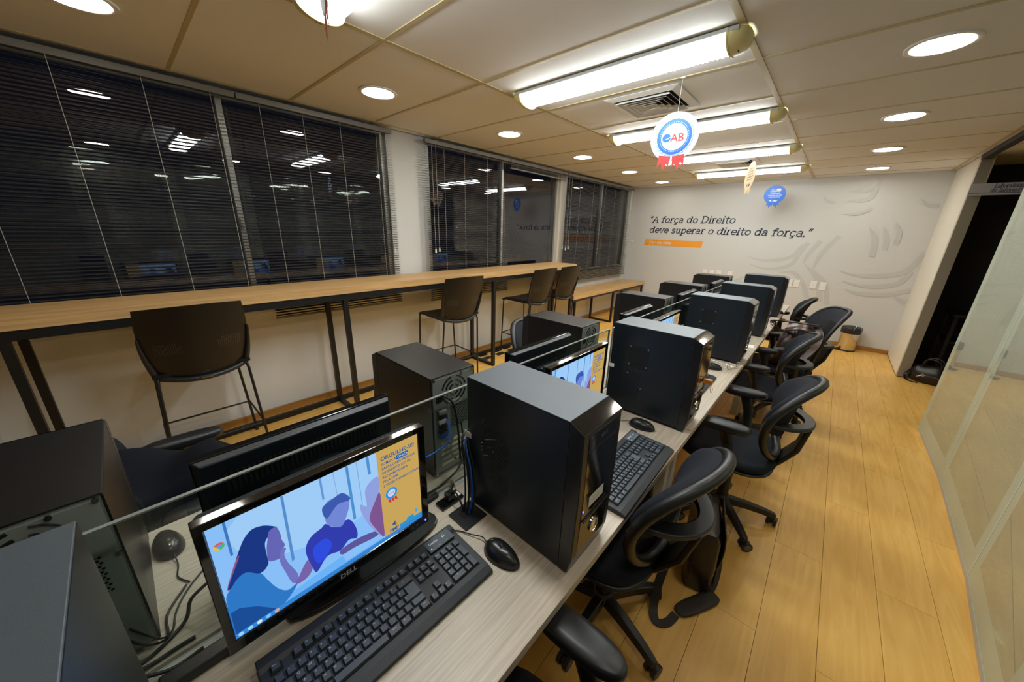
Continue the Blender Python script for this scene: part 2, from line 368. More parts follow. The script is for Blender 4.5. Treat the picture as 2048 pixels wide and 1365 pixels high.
# slab-serif italic lettering drawn from strokes (cap height 1)
def arc(cx, cy, rx, ry, a0, a1, n=9):
    return [(cx + rx * math.cos(math.radians(a0 + (a1 - a0) * i / n)), cy + ry * math.sin(math.radians(a0 + (a1 - a0) * i / n))) for i in range(n + 1)]
X = 0.70
def S(x, y, l=0.09, r=0.09): return [(x - l, y), (x + r, y)]
BOWL = arc(0.33, X / 2, 0.25, X / 2 - 0.02, 0, 360, 20)
GL = {
 'A': ([[(0.08, 0), (0.40, 0.98), (0.72, 0)], [(0.2, 0.33), (0.6, 0.33)], S(0.08, 0), S(0.72, 0)], 0.86),
 'B': ([[(0.17, 0), (0.17, 1)], [(0.06, 1), (0.40, 1)] + arc(0.40, 0.76, 0.20, 0.24, 90, -90) + [(0.17, 0.52)], [(0.40, 0.52)] + arc(0.42, 0.26, 0.24, 0.26, 90, -90) + [(0.06, 0)]], 0.78),
 'D': ([[(0.17, 0), (0.17, 1)], [(0.05, 1), (0.36, 1)] + arc(0.36, 0.5, 0.40, 0.5, 90, -90, 14) + [(0.05, 0)]], 0.90),
 'I': ([[(0.18, 0), (0.18, 1)], S(0.18, 0, .12, .12), S(0.18, 1, .12, .12)], 0.40),
 'L': ([[(0.17, 1), (0.17, 0)], S(0.17, 1, .11, .11), [(0.06, 0), (0.60, 0), (0.60, 0.22)]], 0.70),
 'R': ([[(0.17, 0), (0.17, 1)], [(0.06, 1), (0.40, 1)] + arc(0.40, 0.75, 0.21, 0.25, 90, -90) + [(0.17, 0.5)], [(0.38, 0.5), (0.66, 0)], S(0.17, 0), [(0.62, 0), (0.76, 0)]], 0.80),
 'a': ([[(0.08, 0.60)] + arc(0.28, 0.48, 0.20, 0.22, 110, 0, 6) + [(0.48, 0.0), (0.58, 0)], arc(0.28, 0.20, 0.20, 0.20, 40, 330, 14)], 0.64),
 'b': ([[(0.05, 1), (0.15, 1), (0.15, 0)], arc(0.36, X / 2, 0.22, X / 2 - 0.01, 0, 360, 20)], 0.68),
 'c': ([arc(0.34, X / 2, 0.26, X / 2 - 0.01, 45, 315, 16)], 0.62),
 'd': ([arc(0.30, X / 2, 0.23, X / 2 - 0.01, 0, 360, 20), [(0.44, 1), (0.54, 1), (0.54, 0), (0.64, 0)]], 0.72),
 'e': ([[(0.08, X / 2), (0.56, X / 2)] + arc(0.33, X / 2, 0.25, X / 2 - 0.01, 0, 320, 18)], 0.64),
 'f': ([[(0.18, 0), (0.18, 0.80)] + arc(0.34, 0.80, 0.16, 0.20, 180, 60, 6), [(0.04, X), (0.40, X)], S(0.18, 0, .12, .12)], 0.46),
 'i': ([[(0.05, X), (0.15, X), (0.15, 0)], S(0.15, 0, .10, .11), [(0.15, 0.90), (0.15, 1.02)]], 0.34),
 'm': ([[(0.05, X), (0.15, X), (0.15, 0)], [(0.15, 0.48)] + arc(0.31, 0.46, 0.15, 0.24, 160, 0, 7) + [(0.46, 0)], [(0.46, 0.48)] + arc(0.62, 0.46, 0.15, 0.24, 160, 0, 7) + [(0.77, 0)], S(0.15, 0), S(0.46, 0, .07, .07), S(0.77, 0)], 0.94),
 'n': ([[(0.05, X), (0.15, X), (0.15, 0)], [(0.15, 0.46)] + arc(0.33, 0.45, 0.18, 0.25, 165, 0, 8) + [(0.51, 0)], S(0.15, 0), S(0.51, 0)], 0.68),
 'o': ([BOWL], 0.66),
 'p': ([[(0.05, X), (0.15, X), (0.15, -0.30)], arc(0.36, X / 2, 0.22, X / 2 - 0.01, 0, 360, 20), S(0.15, -0.30, .10, .12)], 0.68),
 'r': ([[(0.05, X), (0.15, X), (0.15, 0)], [(0.15, 0.45)] + arc(0.34, 0.46, 0.19, 0.24, 165, 70, 5), S(0.15, 0, .10, .13)], 0.50),
 's': ([arc(0.26, 0.52, 0.18, 0.17, 35, 250, 9) + arc(0.26, 0.18, 0.20, 0.18, 80, -140, 9)], 0.54),
 't': ([[(0.20, 0.92), (0.20, 0.16)] + arc(0.34, 0.16, 0.14, 0.16, 180, 300, 5), [(0.05, X), (0.42, X)]], 0.48),
 'u': ([[(0.05, X), (0.15, X), (0.15, 0.26)] + arc(0.32, 0.26, 0.17, 0.26, 180, 350, 8), [(0.40, X), (0.52, X), (0.52, 0), (0.62, 0)]], 0.70),
 'v': ([[(0.08, X), (0.30, 0.0), (0.54, X)], S(0.09, X), S(0.53, X)], 0.64),
 'y': ([[(0.08, X), (0.32, 0.02)], [(0.56, X), (0.24, -0.28), (0.06, -0.28)], S(0.09, X), S(0.55, X)], 0.66),
 '.': ([[(0.12, 0.0), (0.12, 0.11)]], 0.28),
 '\u201c': ([[(0.08, 0.80), (0.14, 1.03)], [(0.24, 0.80), (0.30, 1.03)]], 0.42),
 '\u201d': ([[(0.08, 0.80), (0.14, 1.03)], [(0.24, 0.80), (0.30, 1.03)]], 0.42),
 ' ': ([], 0.36),
}
GL['\u00e7'] = (GL['c'][0] + [[(0.36, -0.02), (0.42, -0.14), (0.30, -0.24), (0.20, -0.22)]], 0.62)
GL['\u00f3'] = (GL['o'][0] + [[(0.30, 0.84), (0.44, 1.0)]], 0.66)
GL['\u00e1'] = (GL['a'][0] + [[(0.26, 0.84), (0.40, 1.0)]], 0.64)
def slab(mb, txt, fn, height, width=None, thick=0.145, slant=0.16, depth=0.002, each=None):
    """strokes of txt; fn maps (along, up, out) to a point; width stretches the line to fit"""
    total = sum(GL[c][1] for c in txt); sx = (width / total) if width else height
    ox = 0
    for c in txt:
        strokes, adv = GL[c]
        if each: mb = MB()
        for st in strokes:
            n = len(st); pts = [Vector(((ox + x + slant * y) * sx, y * height)) for x, y in st]
            hw = thick * height / 2
            left, right = [], []
            closed = (pts[0] - pts[-1]).length < 1e-5
            for i in range(n):
                a = pts[i - 1] if i > 0 else (pts[-2] if closed else pts[0]); b = pts[i + 1] if i < n - 1 else (pts[1] if closed else pts[-1])
                d = (b - a); d = d.normalized() if d.length > 1e-9 else Vector((1, 0)); nn = Vector((-d.y, d.x))
                k = 1.0
                if 0 < i < n - 1:
                    d1 = (pts[i] - a).normalized(); k = min(1.6, 1 / max(0.3, d1.dot(d)))
                e = Vector((0, 0))
                if not closed and i == 0: e = -d * hw * 0.9
                if not closed and i == n - 1: e = d * hw * 0.9
                left.append(pts[i] + nn * hw * k + e); right.append(pts[i] - nn * hw * k + e)
            vs = [fn(p.x, p.y, depth) for p in left] + [fn(p.x, p.y, depth) for p in right]
            mb.add(vs, [(i, i + 1, n + i + 1, n + i) for i in range(n - 1)])
        ox += adv
        if each and strokes: each(mb)
    return mb

# ================================================================== SETTING
CZ = 2.394                    # ceiling height
YB = 7.10                     # back wall
XW = -3.25                    # window wall below the sills
# ---- floor: slab with single planks
fl = struct('floor', MB().box(-3.6, 2.6, -2.6, 7.3, -0.12, -0.011), 'plenum')
PLK = {}
def plank(x0, x1, y0, y1):
    key = (round(x1 - x0, 3), round(y1 - y0, 3))
    if key not in PLK:
        a, b = key[0] / 2 - 0.0007, key[1] / 2 - 0.0007
        PLK[key] = mesh_of(MB().hexa([(-a, -b, -.011), (a, -b, -.011), (a, b, -.011), (-a, b, -.011)], [(-a, -b, 0), (a, -b, 0), (a, b, 0), (-a, b, 0)]), 'plank')
    obj('plank', PLK[key], 'plank', fl, loc=((x0 + x1) / 2, (y0 + y1) / 2, 0))
PW = 0.1932
for k in range(-18, 11):
    x0 = 0.103 + PW * k
    x0c, x1c = max(x0, XW - .02), min(x0 + PW, 2.2)
    off = 2.06 if k % 2 == 0 else 1.452
    n0 = -4 if x0 < 0.9 else 1
    for j in range(n0, 6):
        y0, y1 = off + 1.21 * (j - 1), off + 1.21 * j
        y0, y1 = max(y0, -2.45), min(y1, YB)
        if y1 - y0 > 0.05: plank(x0c, x1c, y0, y1)
# ---- ceiling: slab, single panels and the yellowed T-bars
ce = struct('ceiling', MB().box(-3.5, 2.6, -2.6, 7.3, CZ + 0.05, CZ + 0.15), 'plenum')
XC = [-3.137, -1.810, -0.498, 0.815, 2.13]
YR = [1.056 + 0.638 * k for k in range(-6, 10)]
rows = [-2.45] + [y for y in YR if y > -2.44] + [YB]
TIL = {}
holes = [(-2.475, 1.375 + 1.276 * k) for k in range(-2, 5)] + [(0.135, 1.375 + 1.276 * k) for k in range(-2, 5)]
def tile(x0, x1, y0, y1):
    a, b = round((x1 - x0) / 2 - 0.006, 3), round((y1 - y0) / 2 - 0.006, 3)
    if (a, b) not in TIL:
        TIL[(a, b)] = mesh_of(MB().box(-a, a, -b, b, 0, 0.015), 'ceiling_tile')
    obj('ceiling_tile', TIL[(a, b)], 'tile', ce, loc=((x0 + x1) / 2 + random.uniform(-.002, .002), (y0 + y1) / 2 + random.uniform(-.003, .003), CZ + random.uniform(0.002, 0.005)))
for i in range(4):
    for y0, y1 in zip(rows[:-1], rows[1:]): tile(XC[i], XC[i + 1], y0, y1)
for y0, y1 in zip(rows[:-1], rows[1:]): tile(-3.235, XC[0], y0, y1)
for x in XC:
    wd = 0.012 if x < -3 else 0.0135
    obj('grid_bar', MB().box(x - wd, x + wd, -2.45, YB, CZ - 0.001, CZ + 0.003), 'grid', ce)
for y in rows[1:-1]:
    obj('grid_bar', MB().box(-3.235, 2.13, y - 0.0095, y + 0.0095, CZ, CZ + 0.004), 'grid', ce)
# ---- window wall
wl = struct_empty('wall_left')
obj('wall_section', MB().box(-3.47, XW, -2.5, 7.2, -0.01, 0.90), 'wall_white', wl)
obj('wall_section', MB().box(-3.47, XW, 1.84, 2.285, 0.90, CZ + .05), 'wall_white', wl)
obj('wall_section', MB().box(-3.47, XW + .0, 7.03, 7.2, 0.90, CZ + .05), 'wall_white', wl)
obj('lintel', MB().box(-3.47, XW, -2.5, 1.84, 2.385, CZ + .05), 'wall_white', wl)
obj('lintel', MB().box(-3.47, XW, 2.285, 7.03, 2.385, CZ + .05), 'wall_white', wl)
obj('window_column', MB().box(-3.40, XW - .005, 4.625, 4.79, 0.90, 2.385), 'door_white', wl)
obj('pilaster', MB().box(XW, -3.13, -2.4, -0.66, 0, 0.80), 'wall_white', wl)
obj('sill', MB().box(-3.30, XW + .025, -2.4, 1.84, 0.88, 0.905), 'wall_white', wl, bevel=.003)
obj('sill', MB().box(-3.30, XW + .025, 2.285, 7.03, 0.88, 0.905), 'wall_white', wl, bevel=.003)
def window(nm, y0, y1, mull):
    wn = struct_empty(nm)
    z0, z1, t, xa, xb = 0.905, 2.385, 0.038, -3.335, -3.285
    fr = MB().box(xa, xb, y0, y1, z0, z0 + t).box(xa, xb, y0, y1, z1 - t, z1).box(xa, xb, y0, y0 + t, z0 + t, z1 - t).box(xa, xb, y1 - t, y1, z0 + t, z1 - t)
    obj('window_frame', fr, 'alu', wn, bevel=.003)
    for y in mull: obj('mullion', MB().box(xa, xb + .012, y - .018, y + .018, z0 + t, z1 - t), 'alu', wn, bevel=.003)
    ys = [y0 + t] + list(mull) + [y1 - t]
    for a, b in zip(ys[:-1], ys[1:]):
        obj('pane', MB().box(-3.315, -3.311, a + .005, b - .005, z0 + t, z1 - t), 'window_glass', wn)
    return wn
w1 = window('window_1', -2.4, 1.84, [-0.62, 0.657])
obj('latch', MB().box(-3.273, -3.255, .645, .669, 1.50, 1.59).box(-3.262, -3.235, .65, .664, 1.52, 1.54), 'alu', w1, bevel=.004)
window('window_2', 2.285, 4.625, [3.40])
window('window_3', 4.79, 7.03, [5.93])
# ---- back wall, near wall
struct('wall_back', MB().box(-3.47, 2.6, YB, YB + .12, -0.01, CZ + .05), 'wall_grey')
struct('wall_near', MB().box(-3.47, 2.6, -2.6, -2.45, -0.01, CZ + .05), 'wall_white')
# ---- right side: white leaf and grey jamb by the doorway, dark corridor behind
d1 = struct_empty('door_1')
obj('door_leaf', MB().box(0.855, 0.90, 6.04, YB, 0.012, CZ - .002), 'door_white', d1, bevel=.002)
obj('door_jamb', MB().hexa([(0.855, 5.975, 0.012), (0.952, 6.03, 0.012), (0.952, 6.07, 0.012), (0.855, 6.04, 0.012)], [(0.855, 5.975, CZ - .002), (0.952, 6.03, CZ - .002), (0.952, 6.07, CZ - .002), (0.855, 6.04, CZ - .002)]), 'jamb_grey', d1)
obj('strike_plate', MB().box(0.850, 0.8555, 6.00, 6.03, 1.22, 1.40).box(.851, .8555, 6.0, 6.028, 1.06, 1.19), 'door_white', d1, bevel=.001)
obj('bottom_seal', MB().box(0.857, 0.945, 6.04, YB - .002, 0.001, 0.012), 'black_metal', d1)
cr = struct_empty('wall_right')
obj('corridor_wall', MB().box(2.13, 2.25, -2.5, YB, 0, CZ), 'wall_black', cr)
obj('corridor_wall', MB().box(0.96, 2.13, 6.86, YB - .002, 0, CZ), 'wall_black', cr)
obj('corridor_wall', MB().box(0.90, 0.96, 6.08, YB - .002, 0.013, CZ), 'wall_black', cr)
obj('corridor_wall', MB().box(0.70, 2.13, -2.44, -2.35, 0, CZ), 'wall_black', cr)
# glass partition in facets
GP = [(0.872, 4.37), (0.872, 3.466), (0.824, 2.441), (0.742, 1.62), (0.60, 0.70), (0.40, -0.15), (0.30, -1.2), (0.28, -2.44)]
PH = CZ - .004
for i in range(len(GP) - 1):
    (xa, ya), (xb, yb) = GP[i], GP[i + 1]
    d = Vector((xb - xa, yb - ya, 0)); L = d.length; d.normalize(); ang = math.atan2(d.y, d.x)
    def pane(nm, u0, u1, z0, z1, m, t=0.010):
        return obj(nm, MB().box(u0, u1, -t / 2, t / 2, z0, z1), m, cr, loc=(xa, ya, 0), rot=(0, 0, ang))
    bw = 0.075
    pane('film_pane', bw, L - bw, 0.14, PH - .10, 'film_glass')
    pane('clear_border', 0.006, bw, 0.03, PH, 'edge_film'); pane('clear_border', L - bw, L - 0.006, 0.03, PH, 'edge_film')
    pane('clear_border', bw, L - bw, 0.03, 0.14, 'edge_film'); pane('clear_border', bw, L - bw, PH - .10, PH, 'edge_film')
    pane('floor_channel', 0.0, L, 0.001, 0.03, 'jamb_grey', 0.016)
    pane('glass_joint', -0.006, 0.006, 0.03, PH, 'glass_edge', 0.012)
obj('ceiling_track', MB().box(.845, .90, 4.37, 5.97, CZ - .045, CZ - .004), 'wall_black', cr)
# ---- skirting
def skirt(nm, a, b, m='skirting', h=0.062):
    (x0, y0), (x1, y1) = a, b
    struct(nm, MB().box(min(x0, x1), max(x0, x1), min(y0, y1), max(y0, y1), 0.0, h), m, bevel=.004)
skirt('baseboard_left', (XW + .001, -0.66), (XW + .016, YB - .002))
skirt('baseboard_back', (XW + .02, YB - .015), (0.853, YB - .001))

# ================================================================== CEILING FITTINGS
def fluorescent(y, label):
    t = thing('ceiling_light', label, 'ceiling light', (-1.135, y, CZ), 0, 'fluorescent ceiling lights')
    L, Wd, Hh = 1.31, 0.165, 0.062
    tray = MB()
    prof = [(-Wd / 2 - .012, 0), (-Wd / 2 - .012, -.014), (-Wd / 2, -.020), (Wd / 2, -.020), (Wd / 2 + .012, -.014), (Wd / 2 + .012, 0)]
    tray.prism(prof, -L / 2 + .03, L / 2 - .03, lambda u, v, s: (s, u, v - .001))
    obj('tray', tray, 'fixture_grey', t)
    # ribbed lens: an arch whose radius ripples along the tube
    n, na = 110, 8
    def lens(u, v):
        x = -0.585 + 1.17 * u; a = PI * v; rp = 0.0035 * math.cos(2 * PI * u * n / 2.0)
        return (x, -math.cos(a) * (Wd / 2 - .004 + rp), -.0205 - math.sin(a) ** .8 * (Hh - .022 + rp))
    obj('lens', MB().sheet(lens, n, na), 'tube_light', t, smooth=30)
    for sgn in (-1, 1):
        cap = MB()
        def capf(u, v, sgn=sgn):
            s = u; q = math.sqrt(max(0, 1 - s ** 2.6)); a = PI * v
            return (sgn * (0.585 + 0.075 * s), -math.cos(a) * (Wd / 2 + .012) * (0.35 + .65 * q), -.0015 - math.sin(a) ** .6 * (Hh + .004) * q)
        cap.sheet(capf, 8, 12)
        e = obj('end_cap', cap, 'fixture_cream', t, smooth=50)
        rim = [(sgn * 0.583, -math.cos(PI * k / 14) * (Wd / 2 + .010), -.002 - math.sin(PI * k / 14) ** .7 * (Hh + .004)) for k in range(15)]
        obj('cap_band', MB().tube(rim, .006, 6), 'fixture_cream', e)
        obj('clip_slot', MB().box(sgn * .615 - .004, sgn * .615 + .004, -.012, .012, -.0640, -.0610), 'hole', e)
    return t
FY = [0.737, 2.013, 3.289, 4.565, 5.841]
for i, y in enumerate(FY):
    fluorescent(y, 'long ribbed fluorescent ceiling light with cream end caps, ' + nth(5 - i, 'the quote wall'))
def downlight(x, y, label):
    t = thing('downlight', label, 'downlight', (x, y, CZ), 0, 'recessed downlights')
    obj('trim_ring', MB().lathe([(.100, .004), (.100, -.004), (.114, -.007), (.120, -.004), (.120, .003)], 40), 'white_plastic', t, smooth=40)
    obj('diffuser', MB().lathe([(.0995, .002), (.0995, -.003), (.060, -.006), (.001, -.007)], 40), 'spot_light', t, smooth=40)
for i in range(6):
    y = 1.375 + 1.276 * (i - 1)
    downlight(-2.475, y, 'round recessed downlight over the window-side aisle, ' + nth(6 - i, 'the quote wall'))
    downlight(0.135, y, 'round recessed downlight over the glass-side aisle, ' + nth(6 - i, 'the quote wall'))
def vent(y, label):
    t = thing('air_vent', label, 'air vent', (-1.14, y, CZ), 0, 'square ceiling air vents')
    def frame(a, b, z0, z1, nm, m):
        mb = MB()
        A = [(-a, -a), (a, -a), (a, a), (-a, a)]; B = [(-b, -b), (b, -b), (b, b), (-b, b)]
        vs = [(x, y, z0) for x, y in A] + [(x, y, z1) for x, y in B] + [(x * .985, y * .985, z0 + .004) for x, y in A] + [(x * .985, y * .985, z1 + .004) for x, y in B]
        fs = []
        for k in range(4):
            l = (k + 1) % 4
            fs += [(k, l, 4 + l, 4 + k), (8 + l, 8 + k, 12 + k, 12 + l), (k, 8 + k, 8 + l, l), (4 + l, 12 + l, 12 + k, 4 + k)]
        obj(nm, mb.add(vs, fs), m, t)
    obj('plenum_box', MB().box(-.185, .185, -.185, .185, -.0022, -.0008), 'hole', t)
    frame(.24, .19, -.004, -.014, 'frame', 'tile')
    for k in range(5):
        a = .178 - .034 * k
        frame(a, a - .024, -.026, -.004, 'louvre', 'tile')
vent(2.62, 'square ceiling air vent with nested louvres beside the white badge mobile')
vent(5.20, 'square ceiling air vent with nested louvres beside the cream badge mobile')

# ================================================================== BLINDS
def blind(y0, y1, zb, label, raised=False, cords=(), pulls=()):
    t = thing('venetian_blind', label, 'blind', (-3.17, (y0 + y1) / 2, 2.335), 0, 'grey venetian blinds')
    h = (y1 - y0) / 2; cy = (y0 + y1) / 2
    obj('head_rail', MB().box(-.02, .02, -h, h, 0, .036), 'rail_grey', t, bevel=.002)
    sl = mesh_of(MB().hexa([(-.0125, -h + .004, .0022), (.0125, -h + .004, -.0034), (.0125, h - .004, -.0034), (-.0125, h - .004, .0022)], [(-.0125, -h + .004, .0029), (.0125, -h + .004, -.0027), (.0125, h - .004, -.0027), (-.0125, h - .004, .0029)]), 'slat')
    if raised: zs = [-.006 - .0019 * k for k in range(26)]; zr = -.064
    else:
        n = int((2.335 - zb) / 0.0215); zs = [-.012 - .0215 * k for k in range(n)]; zr = zs[-1] - .02
    for z in zs: obj('slat', sl, 'slat', t, loc=(0, 0, z))
    obj('bottom_rail', MB().box(-.012, .012, -h + .002, h - .002, zr - .008, zr + .006), 'rail_grey', t, bevel=.002)
    for y in cords:
        obj('ladder_cord', MB().tube([(.0145, y - cy, 0), (.0145, y - cy, zr)], .0011, 5), 'cord', t)
    for y, zl in pulls:
        c = obj('pull_cord', MB().tube([(.026, y - cy, .0), (.029, y - cy + .004, zl)], .0016, 5), 'cord', t)
        obj('tassel', MB().lathe([(.003, zl + .002), (.008, zl - .006), (.010, zl - .040), (.0085, zl - .042)], 8, (.029, y - cy + .004, 0)), 'clear_plastic', c)
blind(-2.25, 0.727, 1.02, 'wide dark venetian blind lowered over the window behind the perforated stool', cords=[-1.05, -.71, -.375, -.04, .295, .60], pulls=[(-.42, -.86)])
blind(0.735, 1.848, 0.85, 'dark venetian blind lowered beside the white pillar on the stool side', cords=[.86, 1.13, 1.40, 1.70], pulls=[(1.79, -.98)])
blind(2.20, 3.412, 0.80, 'grey venetian blind lowered between the white pillar and the raised blind', cords=[2.42, 2.69, 3.03, 3.32], pulls=[(2.262, -.99), (2.31, -.98)])
blind(3.420, 4.630, 2.27, 'venetian blind pulled up into a flat bundle over the bare window', True, cords=[3.55, 3.95, 4.35], pulls=[(4.60, -1.0)])
blind(4.66, 6.94, 0.755, 'grey venetian blind lowered over the window next to the quote wall', cords=[5.02, 5.42, 5.82, 6.18, 6.50, 6.80], pulls=[(4.69, -1.02), (4.76, -1.0)])

# ================================================================== WALL GRAPHICS
def onwall(u, v, w): return (u, YB - w, v)
qt = thing('wall_lettering', 'dark navy slanted serif quotation lettering on the grey wall', 'lettering', (-1.6, YB, 1.575))
letter = lambda mb: obj('letter', mb, 'quote_navy', qt)
slab(None, '\u201cA for\u00e7a do Direito', lambda u, v, w: (-1.245 + u, -w, .185 + v), 0.108, 1.455, each=letter)
slab(None, 'deve superar o direito da for\u00e7a.\u201d', lambda u, v, w: (-1.220 + u, -w, v), 0.108, 2.465, each=letter)
bn = thing('name_banner', 'orange slanted strip reading Ruy Barbosa under the quotation', 'banner', (-2.36, YB, 1.394))
obj('strip', MB().prism([(-.525, -.056), (.525, -.056), (.536, .056), (-.514, .056)], .0005, .003, lambda u, v, w: (u, -w, v)), 'orange_vinyl', bn)
lt = MB(); slab(lt, 'Ruy Barbosa', lambda u, v, w: (-.44 + u, -.0036, -.022 + v), 0.050, .425, thick=.15)
obj('lettering', lt, 'white_plastic', bn)
SW = [([(-1.11, 1.24), (-.92, 1.19), (-.66, 1.21), (-.52, 1.27), (-.45, 1.38), (-.40, 1.46)], .055), ([(-1.07, 1.12), (-.84, 1.06), (-.63, 1.08), (-.49, 1.16), (-.44, 1.29), (-.36, 1.49)], .06),
      ([(-.35, 1.18), (-.32, 1.32), (-.22, 1.52)], .06), ([(-.22, 1.10), (-.17, 1.33), (-.03, 1.60)], .065), ([(-.62, 1.02), (-.44, 1.03), (-.28, .86), (-.19, .66)], .06),
      ([(-.33, 1.17), (-.14, .96), (-.03, .63)], .065), ([(-.20, 1.09), (-.03, .90), (.05, .60)], .055), ([(.09, 1.11), (.30, 1.06), (.56, 1.09), (.74, 1.17), (.85, 1.42)], .06),
      ([(.15, .97), (.36, .92), (.60, .95), (.73, 1.02), (.79, 1.17)], .06), ([(.20, .86), (.36, .81), (.63, .83), (.845, .92)], .055), ([(.70, .83), (.84, .74)], .05),
      ([(.25, 1.72), (.35, 1.56), (.37, 1.33)], .06), ([(.39, 1.73), (.46, 1.56), (.47, 1.43)], .05), ([(.49, 1.79), (.56, 1.65), (.56, 1.50)], .045),
      ([(-.06, 2.19), (.12, 2.22), (.21, 2.34)], .07), ([(-.06, 2.07), (.15, 2.09), (.19, 2.22)], .06), ([(.64, 2.08), (.72, 2.0), (.81, 1.99)], .04), ([(-.06, 1.90), (.10, 1.90), (.22, 1.97)], .04), ([(-.34, 2.16), (-.28, 2.08), (-.18, 2.05)], .035)]
sg = thing('wall_emblem', 'large pale grey swooping wing strokes on the wall behind the waste bin', 'wall graphic', (0, YB, 0.6))
for pts, wd in SW:
    P = [Vector(p) for p in pts]; fine = []
    for i in range(len(P) - 1):
        a = P[max(i - 1, 0)]; b = P[i]; c = P[i + 1]; d = P[min(i + 2, len(P) - 1)]
        for s in range(8):
            tt = s / 8; fine.append(0.5 * (2 * b + (c - a) * tt + (2 * a - 5 * b + 4 * c - d) * tt ** 2 + (3 * b - 3 * c + d - a) * tt ** 3))
    fine.append(P[-1]); n = len(fine); le = []; ri = []
    for i in range(n):
        dd = (fine[min(i + 1, n - 1)] - fine[max(i - 1, 0)]).normalized(); nn = Vector((-dd.y, dd.x)); hw = wd / 2 * min(1, .12 + 2.2 * i / n)
        le.append(fine[i] + nn * hw); ri.append(fine[i] - nn * hw)
    mb = MB()
    dpt = -.0010 - .0004 * len(sg.children)
    mb.add([(p.x, dpt, p.y - .6) for p in le] + [(p.x, dpt, p.y - .6) for p in ri], [(i, i + 1, n + i + 1, n + i) for i in range(n - 1)])
    obj('stroke', mb, 'swoosh', sg)
def socket(x, z, label, w=.075, holes=True):
    t = thing('wall_socket', label, 'socket', (x, YB, z), 0, 'white socket plates on the quote wall')
    obj('plate', MB().box(-w / 2, w / 2, -.009, -.0005, -.06, .06), 'white_plastic', t, bevel=.006, seg=3)
    if holes: obj('insert', MB().box(-.020, .020, -.0115, -.0092, -.018, .018), 'white_plastic', t, bevel=.003)
    else: obj('slot', MB().box(-.014, .014, -.0098, -.0092, -.004, .004), 'fixture_grey', t)
for i, (x, z) in enumerate([(-.05, .866), (-.16, .872), (-.365, .866), (-.455, .868)]):
    socket(x, z, 'white wall socket plate above the far office chair, ' + nth(i + 1, 'the waste bin'), holes=(i != 1))
for i, x in enumerate([-1.30, -1.475, -1.585, -1.70]):
    socket(x, .905, 'white wall socket plate behind the window-side towers, ' + nth(i + 1, 'the waste bin') if False else 'white wall socket plate behind the window-side towers, ' + nth(4 - i, 'the bench'), holes=(i % 2 == 0))
# hook on the window-side corner of the quote wall
tag(obj('cord_cleat', MB().box(-3.155, -3.135, YB - .02, YB - .0005, 1.385, 1.42).box(-3.165, -3.125, YB - .026, YB - .018, 1.395, 1.41), 'white_plastic', bevel=.003), 'tiny white cord cleat on the quote wall beside the blind', 'cleat')

# ================================================================== SIGN IN THE DOORWAY
sn = thing('door_sign', 'grey overhead door sign reading Laboratorio de Informatica', 'sign', (1.075, 5.90, 2.064))
obj('panel', MB().box(-.235, .235, -.005, .005, -.055, .055), 'sign_grey', sn, bevel=.001)
obj('rule', MB().box(-.235, .235, -.0062, -.0048, -.036, -.031), 'sign_navy', sn)
obj('hanger', MB().cyl((-.15, 0, .055), (-.15, 0, CZ - 2.069), .002, .002, 6), 'steel', sn); obj('hanger', MB().cyl((.15, 0, .055), (.15, 0, CZ - 2.069), .002, .002, 6), 'steel', sn)
lt = MB()
slab(lt, 'Laborat\u00f3rio', lambda u, v, w: (-.085 + u, -.0062, .012 + v), .034, .175, thick=.13)
slab(lt, 'de Inform\u00e1tica', lambda u, v, w: (-.100 + u, -.0062, -.026 + v), .030, .235, thick=.13)
obj('lettering', lt, 'sign_navy', sn)

# ================================================================== WINDOW COUNTER AND BENCH
ct = thing('bar_counter', 'long oak-topped bar counter on black metal legs along the windows', 'counter', (-2.955, 1.85, 0))
def CB(x0, x1, y0, y1, z0, z1): return MB().box(x0 + 2.955, x1 + 2.955, y0 - 1.85, y1 - 1.85, z0, z1)
obj('countertop', CB(-3.14, -2.72, -2.2, 4.35, 1.055, 1.112), 'oak', ct, bevel=.0015)
obj('end_panel', CB(-3.14, -2.72, 4.351, 4.395, 0.635, 1.112), 'oak', ct, bevel=.0015)
obj('apron_rail', CB(-2.765, -2.730, -2.15, 4.34, 1.008, 1.054), 'black_metal', ct)
obj('apron_rail', CB(-3.135, -3.10, -2.15, 4.34, 1.008, 1.054), 'black_metal', ct)
for y in (-1.7, -0.44, 1.11, 2.74, 4.325):
    for x in (-2.765, -3.135):
        obj('leg', CB(x, x + .035, y - .0175, y + .0175, 0.0, 1.008), 'black_metal', ct)
    obj('cross_rail', CB(-3.10, -2.765, y - .0175, y + .0175, 0.0, .03), 'black_metal', ct)
    obj('cross_rail', CB(-3.10, -2.765, y - .0175, y + .0175, 1.02, 1.054), 'black_metal', ct)
for a, b in ((-1.68, -.4575), (-.4225, 1.0925), (1.1275, 2.7225), (2.7575, 4.3075)):
    obj('floor_rail', CB(-3.135, -3.105, a, b, 0.0, .045), 'black_metal', ct)
bh = thing('low_bench', 'low oak bench on black metal frame under the window by the quote wall', 'bench', (-2.97, 5.72, 0))
def BB(x0, x1, y0, y1, z0, z1): return MB().box(x0 + 2.97, x1 + 2.97, y0 - 5.72, y1 - 5.72, z0, z1)
obj('bench_top', BB(-3.205, -2.75, 4.40, 7.05, 0.578, 0.633), 'oak', bh, bevel=.0015)
obj('apron_rail', BB(-2.785, -2.755, 4.42, 7.02, .545, .577), 'black_metal', bh)
obj('apron_rail', BB(-3.20, -3.17, 4.42, 7.02, .545, .577), 'black_metal', bh)
